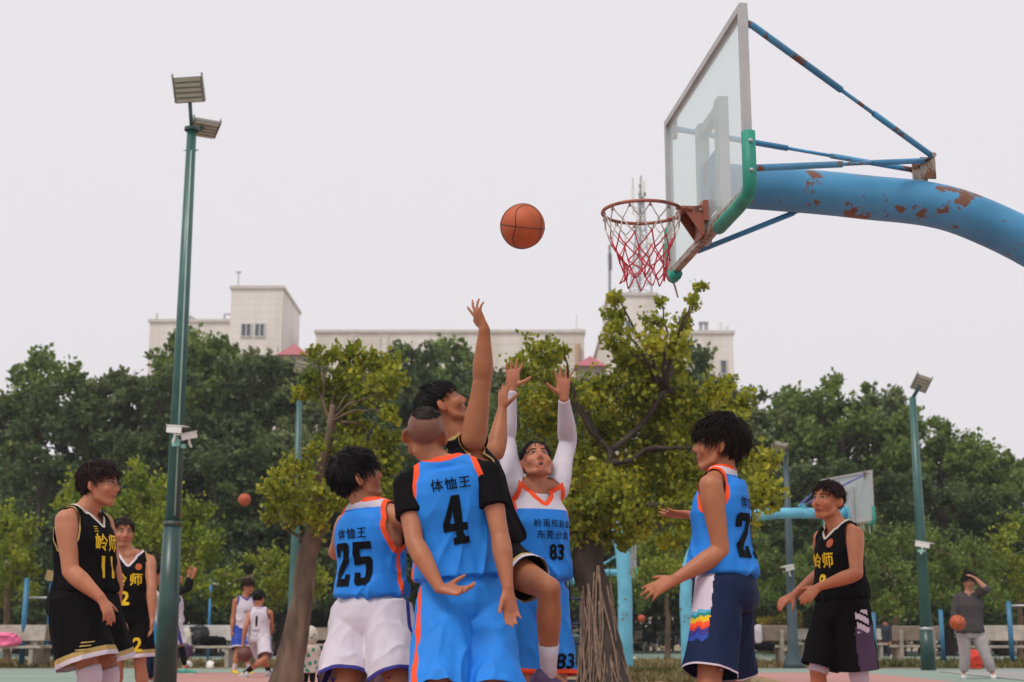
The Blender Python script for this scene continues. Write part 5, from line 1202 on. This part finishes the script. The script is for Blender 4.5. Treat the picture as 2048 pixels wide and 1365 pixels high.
# ---- number 4, bald-headed man seen from behind
P = pose(6.4, (893, 960), (926, 1200, .04), -6, dict(c=(851, 871), yaw=4, pitch=16, roll=-4), dict(el=(829, 1086, -1), wr=(880, 1178, -1), hand=dict(d=(.93, -.25, -.12), p=(.1, -.55, .85), curl=(.30, .35, .45, .5), spread=.10)),
         dict(fw=-.06, el=(1000, 1072, -1), wr=(1016, 1180, -1), hand=dict(d=(.12, -.1, -1), p=(.45, -1, .0), curl=(.22, .22, .25, .3), spread=.045, thumb=.5)), dict(kn=(880, 1362, -1), an=(0, .1)), dict(kn=(985, 1362, -1), an=(.02, .1)), bulk=1.08, arm=1.03, sw=.182, hipyaw=-30)
r = person(P, 'number four player in blue seen from behind with shaved head and black sleeves'); body(P, r, (.42, .17, .086), .0060, scalp=((.13, .065, .045), .8))
hair(P, r, HAIRS['dark'], 3, vol=.045, ln=.016, n=320, front=.075, side=.095, back=.085, fringe=0, rough=.004)
sleeves(P, r, FB['black'], .007, .27, True, 'undershirt', seed=4, wide=.006)
j = jersey(P, r, FB['blue'], FB['orange'], 4, stripe=FB['orange'], strap=.150, loose=1.03)
decal(P, '4', P.C-P.U*.185, -P.L, P.U, -P.F, .215, FB['ink'], j, 0, .84, 'number', slab=True)
decal(P, '体恤王', P.C-P.U*.025-P.L*.005, -P.L, P.U, -P.F, .053, FB['ink'], j, .010, 1.0, gap=1.18)
shorts(P, r, FB['blue'], 14, hem=1.2, stripe=FB['orange'], stripew=.014, amp=.016, r0=.108, r1=.118); shoes(P, r, SHOE['white'], FB['white'])
# ---- number 25
P = pose(6.9, (739, 1040), (743, 1232, .0), 36, dict(c=(716, 958), yaw=72, pitch=24, roll=0), dict(el=(672, 1105, 1), wr=(700, 1100, 1), fw=.02, hand=dict(curl=(.4, .4, .5, .5))), dict(el=(812, 1092, 1), wr=(840, 1060, 1), hand=dict(curl=(.3, .3, .3, .3)), fw=.02),
         dict(kn=(690, 1392, -1), an=(-.03, .12)), dict(kn=(800, 1392, -1), an=(.03, .12)), hipyaw=32, sw=.168, bulk=1.02)
r = person(P, 'number twenty-five player in blue jersey and white shorts looking up'); body(P, r, BASE, .0060)
hair(P, r, HAIRS['black'], 5, vol=.17, ln=.05, front=.05, side=.0, back=-.072, n=800, puff=.06)
j = jersey(P, r, FB['blue'], FB['orange'], 5, stripe=FB['orange'], yoke=.052, strap=.145, hem_t=.19)
decal(P, '25', P.C-P.U*.215, -P.L, P.U, -P.F, .205, FB['ink'], j, 0, .80, 'number', slab=True); decal(P, '体恤王', P.C-P.U*.070, -P.L, P.U, -P.F, .052, FB['ink'], j, .01, 1.0, gap=1.2)
shorts(P, r, FB['white'], 15, hem=.86, band=FB['purple_navy'], bandw=.022, stripe=FB['purple_navy'], stripew=.012, amp=.017, r0=.116, r1=.136); shoes(P, r, SHOE['black'], FB['white'])
# ---- shooter in black, leaping
P = pose(7.0, (938, 915), (993, 1132, .02), 72, dict(c=(886, 815), yaw=82, pitch=34, roll=6, fat=1.05), dict(el=(992, 905, 1), wr=(1004, 822, 1), up=.5, hand=dict(d=(.05, .1, 1), p=(.75, .65, .1), curl=(.12, .1, .12, .15), spread=.14)),
         dict(el=(966, 752, -1), wr=(969, 655, -1), up=1.0, hand=dict(d=(-.42, .05, .9), p=(.55, .5, .55), curl=(.05, .22, .35, .45), spread=.26)), dict(kn=(930, 1290, 1), anp=(900, 1420, 1), ft=70, toe=35), dict(kn=(1098, 1178, -1), anp=(1097, 1352, 1), ft=70, toe=20), bulk=1.04, arm=1.16, lift=.35)
r = person(P, 'leaping shooter in black jersey stretching one bare arm up to the ball'); body(P, r, (.38, .145, .064), .0060)
hair(P, r, HAIRS['black'], 6, vol=.12, ln=.03, front=.06, side=.015, back=-.055, n=700)
j = jersey(P, r, FB['black'], FB['gold'], 6, strap=.150, trimw=.014, low=-.22); decal(P, '师', P.C-P.U*.10-P.L*.05, -P.L, P.U, -P.F, .11, FB['yellow'], j, .02); decal(P, '师', P.C-P.U*.12+P.L*.0, P.L, P.U, P.F, .11, FB['yellow'], j, .02)
s_ = shorts(P, r, FB['black'], 16, hem=.60, band=FB['white'], bandw=.024, band2=FB['gold'], r0=.108, r1=.112, amp=.008)
q = P.j['hipR'].lerp(P.j['knR'], .42); nn = (Vector((.2, -1, .3))).normalized(); decal(P, '5', q, (P.j['knR']-P.j['hipR']).normalized(), nn.cross((P.j['knR']-P.j['hipR']).normalized()).normalized(), nn, .075, FB['yellow'], s_, .03, name='number'); shoes(P, r, SHOE['purple'], FB['white'], .15)
# ---- number 83 with white sleeves, arms up
P = pose(7.6, (1071, 1003), (1072, 1192, .0), 152, dict(c=(1073, 926), yaw=170, pitch=30, mouth=1, roll=-3, s=1.0), dict(el=(1136, 884, 1), wr=(1128, 796, -1), up=1.0, hand=dict(d=(-.03, -.05, 1), p=(0, -1, .05), curl=(.06, .05, .06, .08), spread=.15, thumb=.85)),
         dict(el=(1012, 880, 1), wr=(1024, 764, -1), up=1.0, hand=dict(d=(.10, -.08, 1), p=(.08, -1, .05), curl=(.06, .05, .06, .08), spread=.17, thumb=.95)), dict(kn=(1114, 1358, -1), an=(.02, .08)), dict(kn=(1042, 1358, -1), an=(-.02, .08)), sw=.165, bulk=.98, arm=1.06, al=1.12)
r = person(P, 'defender in blue with long white sleeves and both arms raised, mouth open'); body(P, r, (.48, .195, .11), .0060)
hair(P, r, HAIRS['black'], 7, vol=.07, ln=.025, front=.065, side=.02, back=-.05, n=600)
sleeves(P, r, FB['white'], .006, .98, True, 'undershirt', amp=.004, seed=3); j = jersey(P, r, FB['blue'], FB['orange'], 7, stripe=FB['orange'], yoke=-.05, strap=.150, vdeep=.03, loose=1.04)
decal(P, '岭南校友会', P.C-P.U*.125+P.L*.035, P.L, P.U, P.F, .042, FB['ink'], j, .004, gap=1.15); decal(P, '东莞分会', P.C-P.U*.185+P.L*.035, P.L, P.U, P.F, .044, FB['ink'], j, .004, gap=1.3); decal(P, '83', P.C-P.U*.275+P.L*.05, P.L, P.U, P.F, .085, FB['ink'], j, .03, .85, 'number')
s_ = shorts(P, r, FB['blue'], 17, hem=.97, band=FB['orange'], bandw=.026, amp=.013, r0=.096, r1=.112, loose=.92); q = P.j['knL']+Vector((.03, 0, .09)); decal(P, '83', q, Vector((1, 0, 0)), Vector((.15, 0, 1)).normalized(), Vector((.15, -1, 0)).normalized(), .08, FB['ink'], s_, .02, name='number'); shoes(P, r, SHOE['black'], FB['white'])
# ---- number 21, facing left
P = pose(6.5, (1440, 978), (1448, 1180, .0), 292, dict(c=(1438, 893), yaw=282, pitch=8, roll=0), dict(el=(1443, 1110, -1), wr=(1350, 1160, -1), hand=dict(d=(-.95, .1, -.42), p=(.15, .75, -.6), curl=(.15, .18, .2, .22), spread=.13)),
         dict(el=(1432, 1078, 1), wr=(1385, 1030, 1), hand=dict(d=(-1, .1, .05), p=(.1, .3, .9), curl=(.12, .12, .15, .2), spread=.12)), dict(kn=(1418, 1366, -1), an=(.02, .08)), dict(kn=(1462, 1366, 1), an=(.08, .1)), bulk=.98, sw=.17, arm=1.03)
r = person(P, 'player in blue jersey and navy shorts with rainbow side panel, hands out'); body(P, r, (.42, .165, .08), .0060)
hair(P, r, HAIRS['dark'], 8, vol=.18, ln=.058, front=.055, side=.0, back=-.078, n=1000, puff=.05, rough=.012, fringe=.25)
j = jersey(P, r, FB['blue'], FB['orange'], 8, yoke=.055, strap=.148, hem_t=.14); decal(P, '21', P.C-P.U*.22, -P.L, P.U, -P.F, .20, FB['ink'], j, 0, .95, 'number', slab=True); decal(P, '体恤王', P.C-P.U*.07, -P.L, P.U, -P.F, .055, FB['ink'], j, .01, 1.0, gap=1.2)
def panel21(s, fy, lx, t, c):
    if s < 0 or not (-.005 < fy < .098) or lx < -.02: return None
    zz = t+.012*abs(((fy*45) % 2)-1)+.006*noise.noise(c*40)
    if zz < .145: return 'white'
    for lim, nm in ((.160, 'cyan'), (.176, 'teal'), (.200, 'yellow'), (.220, 'orange'), (.234, 'red'), (.262, 'violet'), (.285, 'royal')):
        if zz < lim: return nm
    return None
shorts(P, r, FB['navy'], 18, hem=.91, band=FB['lilac'], bandw=.012, r0=.108, r1=.122, amp=.008, panel=panel21, parts=[('white', 'side_panel', FB['lilac'])]+[(a, 'rainbow_band', FB[b]) for a, b in (('cyan', 'cyan'), ('teal', 'teal'), ('yellow', 'yellow'), ('orange', 'orange'), ('red', 'red'), ('violet', 'purple_navy'), ('royal', 'royal'))]); shoes(P, r, SHOE['white'], FB['white'])
# ---- striding player in black, right
P = pose(9.3, (1676, 1072), (1685, 1215, .0), 246, dict(c=(1655, 1003), yaw=232, pitch=6, roll=3), dict(el=(1713, 1148, -1), wr=(1622, 1180, -1), hand=dict(d=(-.75, -.2, -.6), p=(-.3, .5, -.7), curl=(.35, .4, .45, .5), spread=.08)),
         dict(el=(1640, 1150, 1), wr=(1588, 1190, -1), hand=dict(d=(-.85, -.2, -.45), p=(-.2, .4, -.8), curl=(.4, .45, .5, .5), spread=.08)), dict(kn=(1718, 1352, 1), an=(.10, .25)), dict(kn=(1636, 1345, -1), an=(.02, .05)), bulk=1.0, arm=1.05)
r = person(P, 'striding player in black jersey and black shorts with plum side panel'); body(P, r, (.46, .17, .082), .0068)
hair(P, r, HAIRS['brown'], 9, vol=.12, ln=.036, front=.064, side=.02, back=-.04, n=750, fringe=.1)
j = jersey(P, r, FB['black'], FB['black'], 9, strap=.150, trimw=.016, collar=FB['cream'], vdeep=.03, hem_t=.10); decal(P, '岭师', P.C-P.U*.16, P.L, P.U, P.F, .10, FB['yellow'], j, .02, gap=1.1); decal(P, '8', P.C-P.U*.30+P.L*.0, P.L, P.U, P.F, .105, FB['yellow'], j, .03, name='number')
decal(P, '●', P.C-P.U*.055+P.L*.065, P.L, P.U, P.F, .055, fabric('emblem', (.45, .10, .04)), j, 0, name='emblem')
def panelR(s, fy, lx, t, c):
    if s < 0 or lx < .02 or not (-.07 < fy < .07): return None
    if .02 < t < .16 and abs(fy-.012) < .045 and ((t*17+fy*9) % 1) < .68: return 'mark'
    return 'panel' if t > .12 else None
shorts(P, r, FB['black'], 19, hem=.93, band=None, r0=.112, r1=.128, amp=.009, panel=panelR, parts=[('panel', 'side_panel', FB['plum']), ('mark', 'side_mark', FB['lilac'])]); tights(P, r, FB['lilac'], .38, .52, 'R', .010, 'knee_sleeve'); tights(P, r, FB['lilac'], .42, .75, 'L', .008, 'leggings'); shoes(P, r, SHOE['white'], FB['white'])
# ---- player in glasses, left
P = pose(8.3, (170, 1044), (166, 1205, .0), 108, dict(c=(200, 972), yaw=96, pitch=3, fat=1.12, roll=0), dict(el=(228, 1150, 1), wr=(232, 1228, 1), hand=dict(d=(.6, 0, -.8), p=(-.7, .2, -.6), curl=(.3, .3, .3, .3), spread=.06)),
         dict(el=(141, 1143, -1), wr=(203, 1198, -1), hand=dict(d=(.50, -.1, -.86), p=(-.7, .6, -.4), curl=(.32, .38, .42, .45), spread=.07)), dict(kn=(215, 1352, 1), an=(0, .05)), dict(kn=(180, 1352, -1), an=(-.05, .05)), bulk=1.12, arm=1.22, sw=.178)
r = person(P, 'heavy-set player in black with glasses and white leggings standing sideways'); body(P, r, (.50, .21, .115), .0068)
hair(P, r, HAIRS['brown'], 10, vol=.16, ln=.05, front=.066, side=.01, back=-.085, n=900, rough=.02, puff=.05, fringe=.1)
j = jersey(P, r, FB['black'], FB['gold'], 10, strap=.152, trimw=.010, collar=FB['cream'], vdeep=.03, hem_t=.12); decal(P, '岭师', P.C-P.U*.13, P.L, P.U, P.F, .10, FB['yellow'], j, .02, gap=1.1); decal(P, '11', P.C-P.U*.27, P.L, P.U, P.F, .125, FB['yellow'], j, .03, name='number'); decal(P, '三', P.C-P.U*.055-P.L*.08, P.L, P.U, P.F, .03, FB['yellow'], j, .01, name='emblem')
s_ = shorts(P, r, FB['black'], 20, hem=.84, band=FB['white'], bandw=.030, band2=FB['gold'], r0=.125, r1=.148, amp=.010, loose=1.05)
q = P.j['hipR'].lerp(P.j['knR'], .60); nn = Vector((.35, -1, 0)).normalized(); decal(P, '三', q, Vector((1, .3, .1)).normalized(), Z, nn, .045, FB['gold'], s_, .02, 1.6, name='emblem', slant=.4); tights(P, r, FB['lilac'], .36, .98, 'LR', .012); shoes(P, r, SHOE['white'], FB['white'])
g_ = MB()
for s in (-1, 1): g_.tube([hl(P, s*.032+.024*math.cos(a), .101-.012*abs(s*.032+.024*math.cos(a))*8*.3, .006+.019*math.sin(a)) for a in [i*6.283/20 for i in range(21)]], .0023, 5, cap=False); g_.tube([hl(P, s*.057, .097, .010), hl(P, s*.078, .05, .012), hl(P, s*.082, -.01, .004)], .0017, 5)
g_.tube([hl(P, -.009, .104, .01), hl(P, .009, .104, .01)], .0016, 5); g_.build('glasses', mat('glasses_frame', (.10, .08, .07), .3, metal=.6), r, P.org, True)
# ---- number 2, behind him
P = pose(12.3, (258, 1122), (255, 1226, .0), 168, dict(c=(245, 1068), yaw=150, pitch=2), dict(el=(303, 1178, -1), wr=(304, 1236, -1), hand=dict(d=(.05, 0, -1), p=(-.9, -.4, 0), curl=(.3, .35, .4, .4), spread=.06)), dict(el=(215, 1182, 1), wr=(222, 1238, -1), hand=dict(curl=(.3, .35, .4, .4))), dict(kn=(280, 1336, -1), an=(.05, .05)), dict(kn=(235, 1336, -1), an=(-.02, .05)), bulk=.98, sw=.172)
r = person(P, 'number two player in black facing the camera with serious face'); body(P, r, (.43, .18, .094), .0080)
hair(P, r, HAIRS['brown'], 11, vol=.12, ln=.034, fringe=.1, front=.066, side=.02, back=-.05, n=600)
j = jersey(P, r, FB['black'], FB['gold'], 11, strap=.150, trimw=.008, collar=FB['white'], vdeep=.05, hem_t=.08, voxel=.009); decal(P, '岭师', P.C-P.U*.165+P.L*.005, P.L, P.U, P.F, .105, FB['yellow'], j, .02, gap=1.35); decal(P, '2', P.C-P.U*.32-P.L*.02, P.L, P.U, P.F, .12, FB['yellow'], j, .03, name='number'); decal(P, '●', P.C-P.U*.06+P.L*.085, P.L, P.U, P.F, .055, fabric('emblem', (.45, .10, .04)), j, 0, name='emblem')
s_ = shorts(P, r, FB['black'], 21, hem=.88, band=FB['white'], bandw=.035, band2=FB['gold'], r0=.112, r1=.126, voxel=.01); q = P.j['hipL'].lerp(P.j['knL'], .62); decal(P, '2', q, Vector((1, 0, 0)), Z, Vector((.1, -1, 0)).normalized(), .12, FB['yellow'], s_, .03, name='number'); shoes(P, r, SHOE['black'], FB['white'])
# ------------------------------------------------------------------ people in the background
VX = .011
def down(s=0, x=0): return dict(d=(.05, 0, -1), curl=(.3, .35, .4, .4), spread=.05)
# tall white-jersey player
P = pose(26, (490, 1203), (487, 1258), 150, dict(c=(496, 1175), yaw=125, pitch=0), dict(el=(505, 1235, -1), wr=(507, 1262, -1), hand=down()), dict(el=(466, 1236, 1), wr=(463, 1263, -1), hand=down()), dict(kn=(492, 1303, -1), an=(.05, .05), ft=150), dict(kn=(475, 1303, -1), an=(-.05, .0), ft=150), bulk=.95)
r = person(P, 'white-jersey player with curly hair and yellow shoes on the next court'); body(P, r, BASE, VX); hair(P, r, HAIRS['brown'], 12, vol=.22, ln=.06, n=350, rough=.05, front=.05, side=.02, back=-.05)
j = jersey(P, r, FB['white'], FB['royal'], 12, strap=.150, voxel=.012, hem_t=.0, stripe=FB['royal']); decal(P, '校队', P.C-P.U*.19, P.L, P.U, P.F, .05, FB['ink'], j, .0); shorts(P, r, FB['royal'], 22, hem=.9, band=FB['white'], voxel=.013, waist=.2); shoes(P, r, SHOE['yellow'], FB['white'], .2)
# number 1 dribbling
P = pose(24, (520, 1226), (517, 1276), 12, dict(c=(518, 1197), yaw=20, pitch=-12), dict(el=(492, 1253, -1), wr=(484, 1290, -1), hand=dict(d=(.1, -.1, -1), p=(.7, -.3, -.4), curl=(.2, .2, .2, .2))), dict(el=(543, 1254, 1), wr=(538, 1278, 1), hand=down()), dict(kn=(528, 1318, 1), an=(.08, .05), ft=20), dict(kn=(530, 1318, -1), an=(-.30, -.05), ft=-40), bulk=1.0)
r = person(P, 'number one player in all white bending to dribble a dark ball'); body(P, r, BASE, VX); hair(P, r, HAIRS['black'], 13, vol=.14, ln=.04, n=350)
j = jersey(P, r, FB['white'], FB['purple_navy'], 13, strap=.150, voxel=.012, hem_t=.05, trimw=.012); decal(P, '1', P.C-P.U*.14, -P.L, P.U, -P.F, .17, FB['ink'], j, .03, name='number'); decal(P, '校篮队', P.C-P.U*.29, -P.L, P.U, -P.F, .035, FB['ink'], j, .0); shorts(P, r, FB['white'], 23, hem=.9, stripe=FB['purple_navy'], voxel=.013); shoes(P, r, SHOE['white'], FB['black'], .12)
# arms-up player behind the pole
P = pose(26, (352, 1193), (350, 1246), 70, dict(c=(352, 1157), yaw=75, pitch=25), dict(el=(372, 1176, 1), wr=(378, 1150, 1), up=.8, hand=dict(d=(.2, 0, 1), curl=(.3, .3, .3, .3))), dict(el=(378, 1178, -1), wr=(386, 1152, -1), up=.8, hand=dict(d=(.3, 0, .9), curl=(.3, .3, .3, .3))), dict(kn=(350, 1295, -1), an=(0, .05)), dict(kn=(362, 1295, 1), an=(.1, .05)))
r = person(P, 'player in white with black sleeves raising both hands behind the floodlight pole'); body(P, r, BASE, VX); hair(P, r, HAIRS['black'], 14, vol=.12, n=300); sleeves(P, r, FB['black'], .01, .9, voxel=.012); jersey(P, r, FB['white'], FB['purple_navy'], 14, voxel=.012, hem_t=.0, stripe=FB['purple_navy']); shorts(P, r, FB['white'], 24, voxel=.013, stripe=FB['purple_navy'], stripew=.03, waist=.2); tights(P, r, FB['black'], .46, .98); shoes(P, r, mat('shoe_green', (.05, .4, .3), .5))
# person in cream jacket with sling bag
P = pose(19.6, (305, 1195), (306, 1268), 60, dict(c=(312, 1150), yaw=70, pitch=0), dict(el=(330, 1230, 1), wr=(345, 1246, -1), hand=dict(curl=(.5, .5, .5, .5))), dict(el=(298, 1238, -1), wr=(322, 1262, -1), hand=down()), dict(kn=(300, 1332, -1), an=(0, .05)), dict(kn=(318, 1332, 1), an=(0, .05)), k=.97)
r = person(P, 'person in cream jacket with grey sling bag and dark trousers beside the floodlight pole'); body(P, r, BASE, VX); hair(P, r, HAIRS['black'], 15, vol=.14, n=300); sleeves(P, r, FB['cream'], .022, .96, True, 'jacket_sleeves', voxel=.012, amp=.012)
jersey(P, r, FB['cream'], FB['cream'], 15, voxel=.012, hem_t=-.12, strap=.3, loose=1.22, amp=.012, name='jacket')
tights(P, r, FB['navy'], .02, .97, off=.02, name='trousers'); shoes(P, r, SHOE['white'])
q = MB(); b_ = W(338, 1262, 19.35); q.ball(b_, (.13, .09, .17), Matrix.Rotation(.3, 3, 'Y')); bg_ = q.build('sling_bag', mat('bag_grey', (.16, .19, .18), .7), r, P.org, True); q = MB(); q.tube([b_+Vector((0, 0, .15)), W(318, 1200, 19.35), W(300, 1175, 19.5)], .018, 6); q.build('strap', mat('bag_grey', (.2, .2, .2)), bg_, P.org)
q = MB(); c0 = W(292, 1215, 19.3); c1 = W(302, 1300, 19.3); q.tube([c0, c0.lerp(c1, .4), c1.lerp(c0, .15), c1], [.05, .11, .09, .03], 12, flat=.5); tag(q.build('towel', FB['sky'], None, None, True), 'bright blue towel hanging from the arm of person in cream jacket', 'towel')
# man in grey sweatshirt with ball
P = pose(23, (1938, 1196), (1940, 1262), 196, dict(c=(1938, 1164), yaw=190, pitch=-6), dict(el=(1974, 1180, -1), wr=(1950, 1156, -1), up=.8, hand=dict(d=(-.8, .1, .4), p=(-.3, .3, -.9), curl=(.3, .3, .3, .3))), dict(el=(1908, 1230, -1), wr=(1914, 1258, -1), hand=dict(d=(.4, -.6, .2), p=(.1, -.5, .8), curl=(.5, .5, .5, .5))), dict(kn=(1975, 1320, -1), an=(.10, .05)), dict(kn=(1930, 1320, -1), an=(-.02, .05)), bulk=1.02)
r = person(P, 'man in dark grey sweatshirt and light sweatpants with hand on his head'); body(P, r, (.48, .24, .16), VX); hair(P, r, HAIRS['black'], 16, vol=.22, ln=.06, n=400, rough=.05)
sleeves(P, r, FB['grey'], .018, .62, True, 'sweatshirt_sleeves', voxel=.012, amp=.008); jersey(P, r, FB['grey'], FB['grey'], 16, voxel=.012, hem_t=-.06, strap=.3, loose=1.16, amp=.009, name='sweatshirt')
shorts(P, r, FB['lightgrey'], 26, hem=.5, voxel=.013, waist=.15, r0=.105, r1=.10); tights(P, r, FB['lightgrey'], .1, .97, off=.026, name='trouser_leg'); shoes(P, r, SHOE['white'])
ball('orange basketball held by the man in grey sweatshirt', W(1915, 1246, 22.6), .123, (.3, -.3, 1))
# child in hooded spotted coat
k_ = .50; P = pose(20, (622, 1293), (618, 1330), 330, dict(c=(620, 1272), yaw=320, pitch=0, s=1.2), dict(el=(606, 1300, -1), wr=(592, 1302, -1), hand=dict(curl=(.6, .6, .6, .6))), dict(el=(636, 1308, 1), wr=(632, 1325, -1), hand=down()), dict(off=(.0, .05, -1), an=(0, 0)), dict(off=(.05, .0, -1), an=(0, 0)), k=k_, sw=.19)
r = person(P, 'small child in hooded white coat with green spots beside the slim leaning tree'); body(P, r, BASE, .009)
coat = mat('spotted_coat', (.62, .56, .50), .8)
m, nt, b = new_mat('coat_spots'); tc = nt.nodes.new('ShaderNodeTexCoord'); vo = nt.nodes.new('ShaderNodeTexVoronoi'); vo.inputs['Scale'].default_value = 13; lk(nt, tc.outputs['Object'], vo.inputs[0]); cr = nt.nodes.new('ShaderNodeValToRGB'); cr.color_ramp.interpolation = 'CONSTANT'; cr.color_ramp.elements[0].color = (.03, .28, .19, 1); cr.color_ramp.elements[1].color = (.64, .57, .50, 1); cr.color_ramp.elements[1].position = .36; lk(nt, vo.outputs['Distance'], cr.inputs[0]); lk(nt, cr.outputs[0], b.inputs['Base Color']); b.inputs['Roughness'].default_value = .85
q = MB(); q.ball(P.H+Vector((0, -.005, .005)), (.118, .115, .135), None, 20, 14); q.build('hood', m, r, P.org, True)
jersey(P, r, m, m, 17, voxel=.009, hem_t=-.42, strap=.4, loose=1.55, amp=.006, name='coat'); sleeves(P, r, m, .022, .9, False, 'coat_sleeve', voxel=.009); tights(P, r, FB['black'], .1, .97, off=.01, name='trousers'); shoes(P, r, SHOE['black'])
q = MB(); q.ball(W(592, 1288, 19.8), (.14, .05, .04), Matrix.Rotation(.15, 3, 'Y')); tag(q.build('toy', mat('toy_yellow', (.72, .48, .10), .5), None, None, True), 'yellow soft toy held by the child in spotted coat', 'toy')
# three more far figures
def far(label, D, x, yh, yaw, top, bot, seed, col=BASE, sit=False, shortsm=None, k=1.0, hairm='black'):
    sc = F/D*.97; hy = yh
    P = pose(D, (x, hy+.255*sc*k), (x, hy+.255*sc*k+.50*sc*k), yaw, dict(c=(x+1, hy+.115*sc*k), yaw=yaw+10, pitch=-5), dict(el=(x+.22*sc, hy+.53*sc*k, -1), wr=(x+.2*sc, hy+.78*sc*k, -1), hand=down()), dict(el=(x-.22*sc, hy+.53*sc*k, -1), wr=(x-.2*sc, hy+.78*sc*k, -1), hand=down()),
             dict(off=(.3, -.9, -.15), an=(.02, -.02)) if sit else dict(off=(.08, -.05, -1), an=(.05, 0)), dict(off=(-.3, -.9, -.15), an=(-.02, -.02)) if sit else dict(off=(-.08, -.1, -1), an=(-.05, .05)), k=k)
    r = person(P, label); body(P, r, col, .018); hair(P, r, HAIRS[hairm], seed, n=120, vol=.12); sleeves(P, r, top, .014, .95, True, 'shirt_sleeves', voxel=.018, amp=.004); jersey(P, r, top, top, seed, voxel=.018, hem_t=.0, strap=.3, name='shirt', loose=1.05)
    tights(P, r, bot, .03, .97 if shortsm is None else .45, off=.018, name='trousers'); shoes(P, r, SHOE['white']); return P
far('person in dark clothes standing beyond the bar posts by the thin trunk', 48, 1770, 1240, 190, FB['dusk'], FB['dusk'], 31, (.5, .2, .12))
far('player in black and yellow with bare legs behind the blue hoop post', 44, 1252, 1232, 120, FB['black'], FB['black'], 32, shortsm=True)
far('person in dark top seated on the cream bench beyond the hoop posts', 60, 1297, 1254, 190, FB['dusk'], FB['cream'], 33, sit=True)
far('person in dark clothes seen small between the number four and twenty-five players', 48, 826, 1232, 180, FB['dusk'], FB['dusk'], 34)
far('person in dark jacket walking behind the navy climbing frame', 48, 1130, 1247, 180, FB['dusk'], FB['dusk'], 35, (.55, .2, .12))
# ------------------------------------------------------------------ balls and bags
ball('orange basketball flying high toward the hoop', W(1045, 453, 7.35), .1215, (.12, -.35, 1))
ball('orange basketball in the air over the next court', W(489, 1000, 28), .125, (.5, .2, 1))
ball('dark maroon basketball dribbled by the number one player', W(489, 1309, 23.6), .123, (.2, -.2, 1), dark=True)
ball('small orange basketball beside the blue hoop post', W(1283, 1238, 44), .123, (.3, .1, 1))
def lump(name, label, cat, c, r, m, seed, strap=None):
    q = MB(); q.ball(c, r, None, 44, 30); me = q.mesh(name, None); c = Vector(c)
    for v in me.vertices:
        d = v.co-c; u = Vector((d.x/r[0], d.y/r[1], d.z/r[2])); u = Vector([math.copysign(abs(a)**.62, a) for a in u]); p = c+Vector((u.x*r[0], u.y*r[1], u.z*r[2]*(.92 if u.z > 0 else 1)))
        rg_ = 1-2*abs(noise.noise(v.co*7+Vector((seed, 3, 0)))); v.co = p+d.normalized()*min(r)*(.45*noise.noise(v.co*6+Vector((seed, 0, 0)))+.28*rg_+.15*noise.noise(v.co*25)-.1)
    o = link(name, me, m, None, True); tag(o, label, cat); return o
def on_bench(i, x, dy=-.05): b = bn[i]; return Vector((WZ(x, b.location.y, 0).x, b.location.y+dy, .47))
p = on_bench(0, 12); lump('pink_bag', 'pink bag lying on the leftmost pale bench', 'bag', p+Vector((0, -.05, .12)), (.28, .16, .14), mat('bag_pink', (.80, .14, .30), .6), 1)
p = on_bench(3, 393); o = lump('backpack', 'black backpack standing on the bench of coats', 'backpack', p+Vector((0, .0, .21)), (.23, .15, .24), mat('bag_black', (.015, .015, .017), .6), 2)
lump('coat', 'cream coat heaped beside the black backpack', 'coat', on_bench(3, 366)+Vector((0, -.06, .12)), (.24, .18, .26), FB['cream'], 3); lump('coat', 'dark coat heaped on the bench beside backpack', 'coat', on_bench(3, 425)+Vector((0, 0, .09)), (.28, .18, .11), FB['black'], 4); lump('coat', 'plum dark coat hanging off the bench edge under the cream coat', 'coat', on_bench(3, 368)+Vector((0, -.2, -.12)), (.22, .10, .15), FB['plum'], 5)
lump('shirt', 'white shirt draped over the brown bench back', 'shirt', on_bench(4, 1514, -.33)+Vector((0, 0, .25)), (.09, .05, .22), FB['white'], 6); lump('bag', 'black bag under the draped white shirt', 'bag', on_bench(4, 1525, -.34)+Vector((0, .1, -.02)), (.25, .14, .10), FB['ink'], 7)
lump('red_bag', 'red bag on the ground behind man in grey sweatshirt', 'bag', WZ(1951, 30, .18), (.14, .12, .20), FB['red'], 8)
for i, x in enumerate((376, 420)): lump('white_pot', ('white round stone on the grass under the bench of coats', 'white round stone on the grass near the bench leg under dark coat')[i], 'stone', WZ(x, 31.2, .06), (.09, .09, .09), white_p, 9+i)

# ------------------------------------------------------------------ thin humid air
q = MB(); q.box((0, 95, 22), (420, 320, 46)); hz = q.build('haze', None); hm = bpy.data.materials.new('haze_air'); hm.use_nodes = True; h_ = hm.node_tree; h_.nodes.clear()
ho = h_.nodes.new('ShaderNodeOutputMaterial'); hv = h_.nodes.new('ShaderNodeVolumePrincipled'); hv.inputs['Color'].default_value = (.92, .93, .95, 1); hv.inputs['Density'].default_value = .0007; hv.inputs['Anisotropy'].default_value = .2
h_.links.new(hv.outputs[0], ho.inputs['Volume']); hz.data.materials.append(hm); tag(hz, 'thin pale humid haze over the courts', 'haze', kind='stuff')
